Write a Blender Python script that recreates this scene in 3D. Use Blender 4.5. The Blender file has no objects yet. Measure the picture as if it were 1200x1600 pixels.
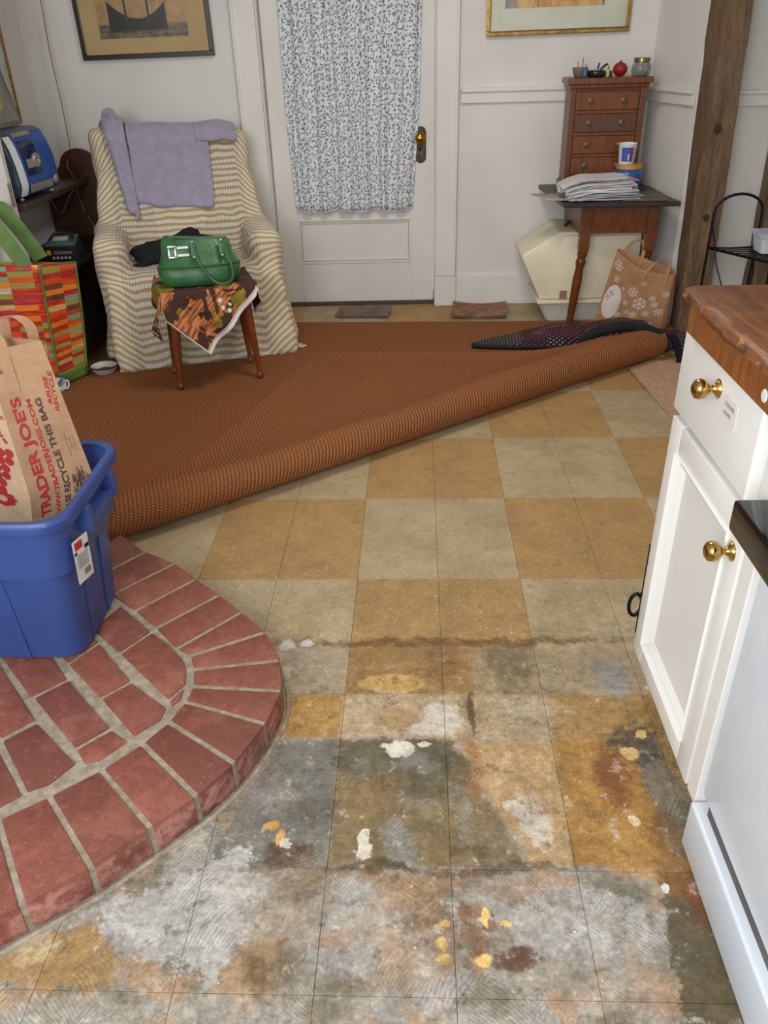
import bpy, bmesh, math, random
from mathutils import Vector, Matrix, noise as mnoise
random.seed(7)
S = bpy.context.scene
COL = S.collection
PI = math.pi

# ---------------------------------------------------------------- camera
CAM = Vector((0.1501, -1.8414, 1.3154))
cam_d = bpy.data.cameras.new('camera')
cam = bpy.data.objects.new('camera', cam_d)
COL.objects.link(cam)
cam_d.sensor_fit = 'VERTICAL'
cam_d.sensor_height = 32.0
cam_d.sensor_width = 24.0
cam_d.lens = 1244.73 / 1600 * 32.0
cam_d.clip_start = 0.02
_r = Vector((0.999413, 0.02215654, -0.02612952))
_d = Vector((-0.01112727, -0.51141974, -0.859259))
_f = Vector((-0.03240136, 0.85904536, -0.51087299))
cam.matrix_world = Matrix(((_r.x, -_d.x, -_f.x, CAM.x), (_r.y, -_d.y, -_f.y, CAM.y), (_r.z, -_d.z, -_f.z, CAM.z), (0, 0, 0, 1)))
S.camera = cam

# ---------------------------------------------------------------- world, lights, exposure
W = bpy.data.worlds.new('world')
S.world = W
W.use_nodes = True
W.node_tree.nodes['Background'].inputs[0].default_value = (0.86, 0.93, 1.0, 1)
W.node_tree.nodes['Background'].inputs[1].default_value = 0.75
def area(name, loc, target, sx, sy, power, col):
    d = bpy.data.lights.new(name, 'AREA'); d.shape = 'RECTANGLE'; d.size = sx; d.size_y = sy
    d.energy = power; d.color = col
    o = bpy.data.objects.new(name, d); COL.objects.link(o); o.location = loc
    o.rotation_euler = (Vector(target) - Vector(loc)).to_track_quat('-Z', 'Y').to_euler()
    return o
area('kitchen_window_daylight', (-0.9, -2.9, 1.75), (0.2, 1.2, 0.4), 1.5, 1.3, 62, (0.93, 0.97, 1.0))
area('back_room_fill', (0.25, 0.9, 2.30), (0.25, 1.0, 0), 0.5, 0.5, 20, (1.0, 0.93, 0.84))  # added overhead fill that brightens the back of the room, no visible fixture
fl = bpy.data.lights.new('camera_flash', 'POINT'); fl.energy = 26; fl.shadow_soft_size = 0.018; fl.color = (1.0, 0.985, 0.96)
flo = bpy.data.objects.new('camera_flash', fl); COL.objects.link(flo)
flo.location = CAM + _r * -0.055 - _d * 0.03 + _f * 0.01
S.view_settings.view_transform = 'Standard'
S.view_settings.look = 'None'
S.view_settings.gamma = 1.0
S.view_settings.exposure = 0.0
S.view_settings.use_curve_mapping = False

# ---------------------------------------------------------------- node helpers
def lin(c):
    def g(v):
        v /= 255.0
        return v / 12.92 if v <= 0.04045 else ((v + 0.055) / 1.055) ** 2.4
    return (g(c[0]), g(c[1]), g(c[2]), 1.0)
class NB:
    def __init__(s, name):
        s.m = bpy.data.materials.new(name); s.m.use_nodes = True
        s.t = s.m.node_tree; s.b = s.t.nodes['Principled BSDF']
    def n(s, t, ins=None, **kw):
        x = s.t.nodes.new(t)
        for k, v in kw.items(): setattr(x, k, v)
        for k, v in (ins or {}).items():
            s.set(x.inputs[k], v)
        return x
    def set(s, sock, v):
        if isinstance(v, bpy.types.NodeSocket): s.t.links.new(v, sock)
        elif v is not None: sock.default_value = v
    def math(s, op, a, b=None, c=None, clamp=False):
        x = s.n('ShaderNodeMath', operation=op); x.use_clamp = clamp
        for i, v in enumerate((a, b, c)):
            if v is not None: s.set(x.inputs[i], v)
        return x.outputs[0]
    def vm(s, op, a, b=None, out=0, scale=None):
        x = s.n('ShaderNodeVectorMath', operation=op); s.set(x.inputs[0], a)
        if b is not None: s.set(x.inputs[1], b)
        if scale is not None: s.set(x.inputs['Scale'], scale)
        return x.outputs['Value'] if out == 'v' else x.outputs[0]
    def mix(s, f, a, b, mode='MIX'):
        x = s.n('ShaderNodeMix', data_type='RGBA', blend_type=mode)
        s.set(x.inputs[0], f); s.set(x.inputs[6], a); s.set(x.inputs[7], b)
        return x.outputs[2]
    def noise(s, vec, scale, det=3, rough=.55, out='Fac', dist=0):
        x = s.n('ShaderNodeTexNoise', {'Scale': scale, 'Detail': det, 'Roughness': rough, 'Distortion': dist})
        if vec is not None: s.set(x.inputs['Vector'], vec)
        return x.outputs[out]
    def ramp(s, f, a, b, lo=0., hi=1.):
        x = s.n('ShaderNodeMapRange', {0: f, 1: a, 2: b, 3: lo, 4: hi}, interpolation_type='SMOOTHSTEP')
        return x.outputs[0]
    def wave(s, vec, scale, dirn='X', dist=0, prof='SIN', dscale=1.):
        x = s.n('ShaderNodeTexWave', {'Scale': scale, 'Distortion': dist, 'Detail Scale': dscale, 'Detail': 2}, wave_type='BANDS', bands_direction=dirn, wave_profile=prof)
        s.set(x.inputs['Vector'], vec)
        return x.outputs['Fac']
    def pos(s): return s.n('ShaderNodeNewGeometry').outputs['Position']
    def obj(s): return s.n('ShaderNodeTexCoord').outputs['Object']
    def uv(s): return s.n('ShaderNodeTexCoord').outputs['UV']
    def sep(s, v):
        x = s.n('ShaderNodeSeparateXYZ', {0: v}); return x.outputs
    def comb(s, x=0., y=0., z=0.): return s.n('ShaderNodeCombineXYZ', {0: x, 1: y, 2: z}).outputs[0]
    def map(s, v, loc=(0, 0, 0), rot=(0, 0, 0), sc=(1, 1, 1)):
        return s.n('ShaderNodeMapping', {'Vector': v, 'Location': loc, 'Rotation': rot, 'Scale': sc}).outputs[0]
    def bump(s, h, st=.3, d=.01):
        x = s.n('ShaderNodeBump', {'Strength': st, 'Distance': d, 'Height': h}); s.t.links.new(x.outputs[0], s.b.inputs['Normal'])
    def fin(s, col, rough=.5, metal=0., **kw):
        s.set(s.b.inputs['Base Color'], col if isinstance(col, bpy.types.NodeSocket) else lin(col))
        s.set(s.b.inputs['Roughness'], rough); s.set(s.b.inputs['Metallic'], metal)
        for k, v in kw.items(): s.set(s.b.inputs[k.replace('_', ' ')], v)
        return s.m
def plain(name, col, rough=.5, metal=0., var=.12, vscale=12., bump=0., bscale=200., **kw):
    q = NB(name); o = q.obj(); n = q.noise(o, vscale, 4)
    c2 = tuple(max(0, v * (1 - var)) for v in col)
    c = q.mix(q.ramp(n, .3, .7), lin(col), lin(c2))
    if bump: q.bump(q.noise(o, bscale, 2), bump, .004)
    return q.fin(c, rough, metal, **kw)
def wood(name, c1, c2, scale=(1, 1, 14), rough=.4, freq=6., bump=.15, **kw):
    q = NB(name); o = q.map(q.obj(), sc=scale)
    g = q.noise(o, freq, 6, .6, dist=.6); g2 = q.noise(o, freq * 6, 3)
    c = q.mix(q.ramp(g, .3, .72), lin(c1), lin(c2)); c = q.mix(q.math('MULTIPLY', g2, .35), c, lin(tuple(v * .5 for v in c1)))
    q.bump(g2, bump, .003)
    return q.fin(c, rough, **kw)

# ---------------------------------------------------------------- mesh helpers
def obj(name, bm, mat=None, parent=None, smooth=False, loc=None, rot=None, angle=None):
    if isinstance(bm, bmesh.types.BMesh):
        me = bpy.data.meshes.new(name); bmesh.ops.recalc_face_normals(bm, faces=bm.faces[:]); bm.to_mesh(me); bm.free()
    else: me = bm
    if mat and not me.materials: me.materials.append(mat)
    if smooth:
        me.polygons.foreach_set('use_smooth', [True] * len(me.polygons))
        if angle is not None: me.set_sharp_from_angle(angle=math.radians(angle))
    o = bpy.data.objects.new(name, me); COL.objects.link(o)
    if parent: o.parent = parent
    if loc: o.location = loc
    if rot: o.rotation_euler = rot
    return o
def empty(name, loc=(0, 0, 0), rz=0., rot=None):
    o = bpy.data.objects.new(name, None); COL.objects.link(o); o.location = loc
    o.rotation_euler = rot if rot else (0, 0, rz); o.empty_display_size = .05
    return o
def tag(o, label=None, cat=None, group=None, kind=None):
    if label: o['label'] = label
    if cat: o['category'] = cat
    if group: o['group'] = group
    if kind: o['kind'] = kind
    return o
def struct(o, label=None, cat=None):
    o['kind'] = 'structure'
    if label: o['label'] = label
    if cat: o['category'] = cat
    return o
def box(bm, x0, x1, y0, y1, z0, z1, bev=0., seg=2, M=None):
    vs = [bm.verts.new((x, y, z)) for z in (z0, z1) for y in (y0, y1) for x in (x0, x1)]
    fs = [bm.faces.new([vs[i] for i in q]) for q in ((0, 2, 3, 1), (4, 5, 7, 6), (0, 1, 5, 4), (2, 6, 7, 3), (0, 4, 6, 2), (1, 3, 7, 5))]
    if M: bmesh.ops.transform(bm, matrix=M, verts=vs)
    if bev:
        es = list({e for f in fs for e in f.edges})
        bmesh.ops.bevel(bm, geom=es, offset=bev, segments=seg, profile=.6, affect='EDGES')
    return bm
def bx(*a, **k): return box(bmesh.new(), *a, **k)
def prism(bm, pts, z0, z1, bev=0., seg=1, top_only=False, fn=None):
    """polygon pts (x,y) extruded z0..z1"""
    n = len(pts)
    lo = [bm.verts.new((x, y, z0)) for x, y in pts]; hi = [bm.verts.new((x, y, z1)) for x, y in pts]
    f1 = bm.faces.new(lo[::-1]); f2 = bm.faces.new(hi)
    for i in range(n): bm.faces.new((lo[i], lo[(i + 1) % n], hi[(i + 1) % n], hi[i]))
    if bev:
        es = list(f2.edges) if top_only else list({e for v in lo + hi for e in v.link_edges})
        bmesh.ops.bevel(bm, geom=es, offset=bev, segments=seg, profile=.5, affect='EDGES')
    return bm
def lathe(bm, prof, n=20, M=None, cap=True):
    """prof list of (r, z)"""
    rings = []
    for r, z in prof:
        rings.append([bm.verts.new((r * math.cos(2 * PI * i / n), r * math.sin(2 * PI * i / n), z)) for i in range(n)])
    for a, b in zip(rings, rings[1:]):
        for i in range(n): bm.faces.new((a[i], a[(i + 1) % n], b[(i + 1) % n], b[i]))
    if cap:
        bm.faces.new(rings[0][::-1]); bm.faces.new(rings[-1])
    if M: bmesh.ops.transform(bm, matrix=M, verts=[v for r in rings for v in r])
    return bm
def tube(bm, pts, r, n=8, closed=False, rad=None, cap=True):
    pts = [Vector(p) for p in pts]; m = len(pts); rings = []; up = Vector((0, 0, 1)); prev = None
    for i, p in enumerate(pts):
        if closed: t = pts[(i + 1) % m] - pts[i - 1]
        else: t = pts[min(i + 1, m - 1)] - pts[max(i - 1, 0)]
        t.normalize()
        if prev is None:
            a = t.cross(up)
            if a.length < .1: a = t.cross(Vector((1, 0, 0)))
        else:
            a = prev - t * prev.dot(t)
        a.normalize(); prev = a; b = t.cross(a)
        rr = rad[i] if rad else r
        rings.append([bm.verts.new(p + (a * math.cos(2 * PI * k / n) + b * math.sin(2 * PI * k / n)) * rr) for k in range(n)])
    for i in range(m if closed else m - 1):
        A, B = rings[i], rings[(i + 1) % m]
        for k in range(n): bm.faces.new((A[k], A[(k + 1) % n], B[(k + 1) % n], B[k]))
    if cap and not closed: bm.faces.new(rings[0][::-1]); bm.faces.new(rings[-1])
    return bm
def spline(pts, k=8, closed=False):
    P = [Vector(p) for p in pts]; n = len(P); out = []
    for i in range(n if closed else n - 1):
        if closed: a, b, c, d = P[i - 1], P[i], P[(i + 1) % n], P[(i + 2) % n]
        else: a, b, c, d = P[max(i - 1, 0)], P[i], P[i + 1], P[min(i + 2, n - 1)]
        for j in range(k):
            t = j / k
            out.append(.5 * ((2 * b) + (c - a) * t + (2 * a - 5 * b + 4 * c - d) * t * t + (3 * b - a - 3 * c + d) * t ** 3))
    if not closed: out.append(P[-1])
    return out
def grid(bm, nu, nv, fn, thick=0., uvfn=None, flip=False, closed_u=False):
    """fn(u,v) -> Vector; optional solidify along normals"""
    uvl = bm.loops.layers.uv.verify() if uvfn else None
    V = [[bm.verts.new(fn(i / nu, j / nv)) for i in range(nu + 1)] for j in range(nv + 1)]
    F = []
    for j in range(nv):
        for i in range(nu):
            q = (V[j][i], V[j][i + 1], V[j + 1][i + 1], V[j + 1][i])
            f = bm.faces.new(q[::-1] if flip else q); F.append(f)
            if uvfn:
                cs = ((i, j), (i + 1, j), (i + 1, j + 1), (i, j + 1))
                m = {V[b][a]: uvfn(a / nu, b / nv) for a, b in cs}
                for l in f.loops: l[uvl].uv = m[l.vert]
    if thick:
        bmesh.ops.recalc_face_normals(bm, faces=F)
        r = bmesh.ops.solidify(bm, geom=F, thickness=thick)
    return bm
def nz(p, s=1., seed=0.): return mnoise.noise(Vector((p[0] * s + seed, p[1] * s - seed * .7, p[2] * s + seed * 1.3)))
_textcache = {}
def text_mesh(body, size=1., bold=0.):
    """flat text outline as list of verts/faces (x right, y up)"""
    key = (body, bold)
    if key not in _textcache:
        cu = bpy.data.curves.new('t', 'FONT'); cu.body = body; cu.size = 1.; cu.offset = bold; cu.resolution_u = 3
        cu.align_x = 'CENTER'; cu.align_y = 'CENTER'
        o = bpy.data.objects.new('t', cu); COL.objects.link(o)
        dg = bpy.context.evaluated_depsgraph_get(); dg.update()
        me = bpy.data.meshes.new_from_object(o.evaluated_get(dg))
        _textcache[key] = ([v.co.copy() for v in me.vertices], [list(p.vertices) for p in me.polygons])
        bpy.data.objects.remove(o); bpy.data.meshes.remove(me)
    return _textcache[key]
def put_flat(bm, verts, faces, fn):
    vs = [bm.verts.new(fn(v[0], v[1])) for v in verts]
    for f in faces:
        try: bm.faces.new([vs[i] for i in f])
        except ValueError: pass
def quad_fn(q, off=.0008):
    """bilinear map (s,t)->3D on quad q=[bl,br,tr,tl]"""
    bl, br, tr, tl = [Vector(p) for p in q]
    nrm = (br - bl).cross(tl - bl).normalized()
    def f(s, t): return (bl * (1 - s) + br * s) * (1 - t) + (tl * (1 - s) + tr * s) * t + nrm * off
    return f
def disc_pts(n=14): return [(math.cos(2 * PI * i / n), math.sin(2 * PI * i / n)) for i in range(n)], [list(range(n))]
def text_on(bm, body, qf, cs, ct, h, ang=0., asp=1., bold=0.):
    vs, fs = text_mesh(body, bold=bold); ca, sa = math.cos(ang), math.sin(ang)
    put_flat(bm, vs, fs, lambda x, y: qf(cs + (x * ca - y * sa) * h, ct + (x * sa + y * ca) * h * asp))
def copy_tree(o, parent=None):
    c = o.copy(); COL.objects.link(c)
    if parent: c.parent = parent
    for ch in o.children: copy_tree(ch, c)
    return c
RING= [[(-0.705, 0.139), (-0.603, 0.04), (-0.7, -0.08), (-0.766, 0.026)], [(-0.603, 0.04), (-0.502, -0.02), (-0.641, -0.171), (-0.7, -0.08)], [(-0.502, -0.02), (-0.425, -0.095), (-0.557, -0.24), (-0.641, -0.171)], [(-0.425, -0.095), (-0.348, -0.168), (-0.485, -0.31), (-0.557, -0.24)], [(-0.348, -0.168), (-0.276, -0.241), (-0.414, -0.389), (-0.485, -0.31)], [(-0.276, -0.241), (-0.202, -0.321), (-0.376, -0.412), (-0.414, -0.389)], [(-0.202, -0.321), (-0.15, -0.427), (-0.357, -0.459), (-0.376, -0.412)], [(-0.15, -0.427), (-0.133, -0.529), (-0.346, -0.513), (-0.357, -0.459)], [(-0.133, -0.529), (-0.155, -0.63), (-0.351, -0.561), (-0.346, -0.513)], [(-0.155, -0.63), (-0.202, -0.737), (-0.371, -0.619), (-0.351, -0.561)], [(-0.202, -0.737), (-0.261, -0.819), (-0.411, -0.679), (-0.371, -0.619)], [(-0.261, -0.819), (-0.331, -0.89), (-0.474, -0.749), (-0.411, -0.679)], [(-0.331, -0.89), (-0.414, -0.972), (-0.554, -0.813), (-0.474, -0.749)], [(-0.414, -0.972), (-0.507, -1.045), (-0.63, -0.867), (-0.554, -0.813)], [(-0.507, -1.045), (-0.599, -1.112), (-0.705, -0.919), (-0.63, -0.867)], [(-0.599, -1.112), (-0.687, -1.18), (-0.78, -0.979), (-0.705, -0.919)]]
FIELD= [[(-0.597, -0.212), (-0.486, -0.321), (-0.544, -0.404), (-0.644, -0.309)], [(-0.544, -0.404), (-0.486, -0.321), (-0.428, -0.371), (-0.379, -0.427), (-0.363, -0.465), (-0.356, -0.509), (-0.386, -0.561)], [(-0.386, -0.561), (-0.356, -0.509), (-0.355, -0.558), (-0.373, -0.584)], [(-0.655, -0.441), (-0.603, -0.36), (-0.484, -0.497), (-0.541, -0.553)], [(-0.541, -0.553), (-0.484, -0.497), (-0.38, -0.58), (-0.382, -0.619), (-0.431, -0.668)], [(-0.698, -0.552), (-0.631, -0.489), (-0.686, -0.426), (-0.796, -0.297), (-0.835, -0.406)], [(-0.692, -0.552), (-0.63, -0.49), (-0.485, -0.64), (-0.544, -0.699)], [(-0.544, -0.699), (-0.485, -0.64), (-0.433, -0.677), (-0.48, -0.732), (-0.511, -0.742)], [(-0.902, -0.347), (-0.804, -0.449), (-0.655, -0.615), (-0.711, -0.673), (-0.879, -0.515)], [(-0.709, -0.676), (-0.651, -0.621), (-0.523, -0.736), (-0.56, -0.792), (-0.599, -0.811)], [(-0.776, -0.725), (-0.7, -0.697), (-0.598, -0.815), (-0.638, -0.849), (-0.665, -0.867)], [(-0.603, -0.36), (-0.655, -0.441), (-0.707, -0.388), (-0.654, -0.298)], [(-0.957, -0.565), (-0.879, -0.515), (-0.711, -0.673), (-0.769, -0.739)], [(-0.844, -0.772), (-0.772, -0.732), (-0.66, -0.867), (-0.711, -0.908)]]
BOT= [(-0.142, -0.436), (-0.137, -0.506), (-0.154, -0.587), (-0.204, -0.719), (-0.262, -0.801), (-0.337, -0.877), (-0.422, -0.947), (-0.507, -1.019), (-0.56, -1.061)]
PATCHES= [([(0.0, -1.0, 0.601), (0.9987, -0.0518, 0.4935), (0.0054, 1.0, -0.4634), (-0.9973, 0.0733, -0.3193)], (174, 152, 122), 0.8, 0.02), ([(-0.0038, -1.0, 0.5993), (0.9982, -0.0596, 0.7606), (0.0077, 1.0, -0.4624), (-0.9954, 0.0959, -0.5155)], (168, 134, 82), 0.75, 0.02), ([(-0.0067, -1.0, 0.457), (0.9996, -0.0278, 0.3066), (0.0099, 1.0, -0.276), (-1.0, 0.0055, 0.0025)], (150, 116, 68), 0.7, 0.03), ([(-0.0051, -1.0, 0.4575), (0.9984, -0.0565, 0.7169), (0.01, 0.9999, -0.2949), (-0.9993, 0.0372, -0.3139)], (160, 142, 114), 0.75, 0.03), ([(0.0, -1.0, 0.457), (0.9997, 0.0248, -0.0223), (0.013, 0.9999, -0.2962), (-0.9968, -0.0795, 0.1918)], (164, 149, 126), 0.75, 0.02), ([(0.0, -1.0, 0.598), (1.0, -0.0, -0.013), (0.0081, 1.0, -0.4661), (-1.0, 0.0075, 0.1325)], (176, 136, 76), 0.85, 0.015), ([(-0.0036, -1.0, 0.598), (0.9997, -0.0227, 0.2775), (0.0036, 1.0, -0.466), (-1.0, 0.0076, 0.0055)], (190, 166, 134), 0.85, 0.02), ([(-0.9541, 0.2994, -0.0444), (0.0043, -1.0, 0.909), (1.0, 0.0066, -0.015), (0.0, 1.0, -0.604), (-0.937, 0.3494, -0.0836)], (120, 117, 108), 0.9, 0.02), ([(0.0028, -1.0, 0.912), (0.934, 0.3573, 0.007), (0.9227, 0.3854, -0.0178), (0.0, 1.0, -0.604), (-1.0, -0.0097, 0.0159)], (128, 108, 72), 0.92, 0.025), ([(-0.4116, -0.9114, 0.6183), (0.4648, -0.8854, 0.7243), (0.9774, -0.2116, 0.3663), (0.0, 1.0, -0.604), (-0.9996, 0.029, -0.0075)], (100, 94, 76), 0.85, 0.035), ([(-0.934, -0.3573, -0.0145), (0.0135, -0.9999, 0.9158), (0.9986, -0.0524, 0.4851), (0.0047, 1.0, -0.6029), (-0.9185, -0.3953, 0.0192)], (184, 152, 108), 0.92, 0.02), ([(0.0, -1.0, 0.91), (0.9996, 0.0295, 0.6089), (0.0, 1.0, -0.605), (-0.9985, 0.0557, -0.491)], (170, 126, 64), 0.9, 0.02), ([(-0.9996, -0.0287, -0.602), (0.0, -1.0, 0.898), (0.9555, -0.2951, 0.9013), (0.965, 0.2624, 0.4833), (-0.9829, 0.1843, -0.7383)], (124, 118, 104), 0.9, 0.03), ([(0.0624, -0.9981, 0.9995), (0.9214, -0.3887, 0.5821), (-0.0038, 1.0, -0.9249), (-0.9343, -0.3565, 0.3503)], (160, 124, 86), 0.7, 0.06), ([(-0.9891, 0.1471, -0.7267), (0.0093, -1.0, 1.1861), (0.9998, -0.019, 0.6893), (-0.1298, 0.9915, -0.9965), (-0.9965, 0.083, -0.663)], (90, 79, 54), 0.93, 0.03), ([(-0.0112, -0.9999, 1.1378), (0.9886, -0.1504, -0.1754), (0.7279, 0.6857, -0.9957), (-0.3714, 0.9285, -0.7946), (-0.9165, -0.3999, 0.9376)], (164, 131, 82), 0.85, 0.04), ([(-0.7501, -0.6613, 0.9769), (-0.067, -0.9978, 1.1386), (0.8989, -0.4381, 0.3319), (0.8412, 0.5408, -0.6126), (-0.446, 0.8951, -0.7069), (-0.3624, -0.932, 1.1115)], (182, 179, 174), 0.85, 0.06), ([(0.0995, -0.995, 0.9309), (0.0676, -0.9977, 0.9303), (0.8, 0.6, -0.43), (0.1266, 0.9919, -0.8807), (-0.4264, 0.9045, -0.8546)], (96, 78, 50), 0.5, 0.03)]
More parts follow.
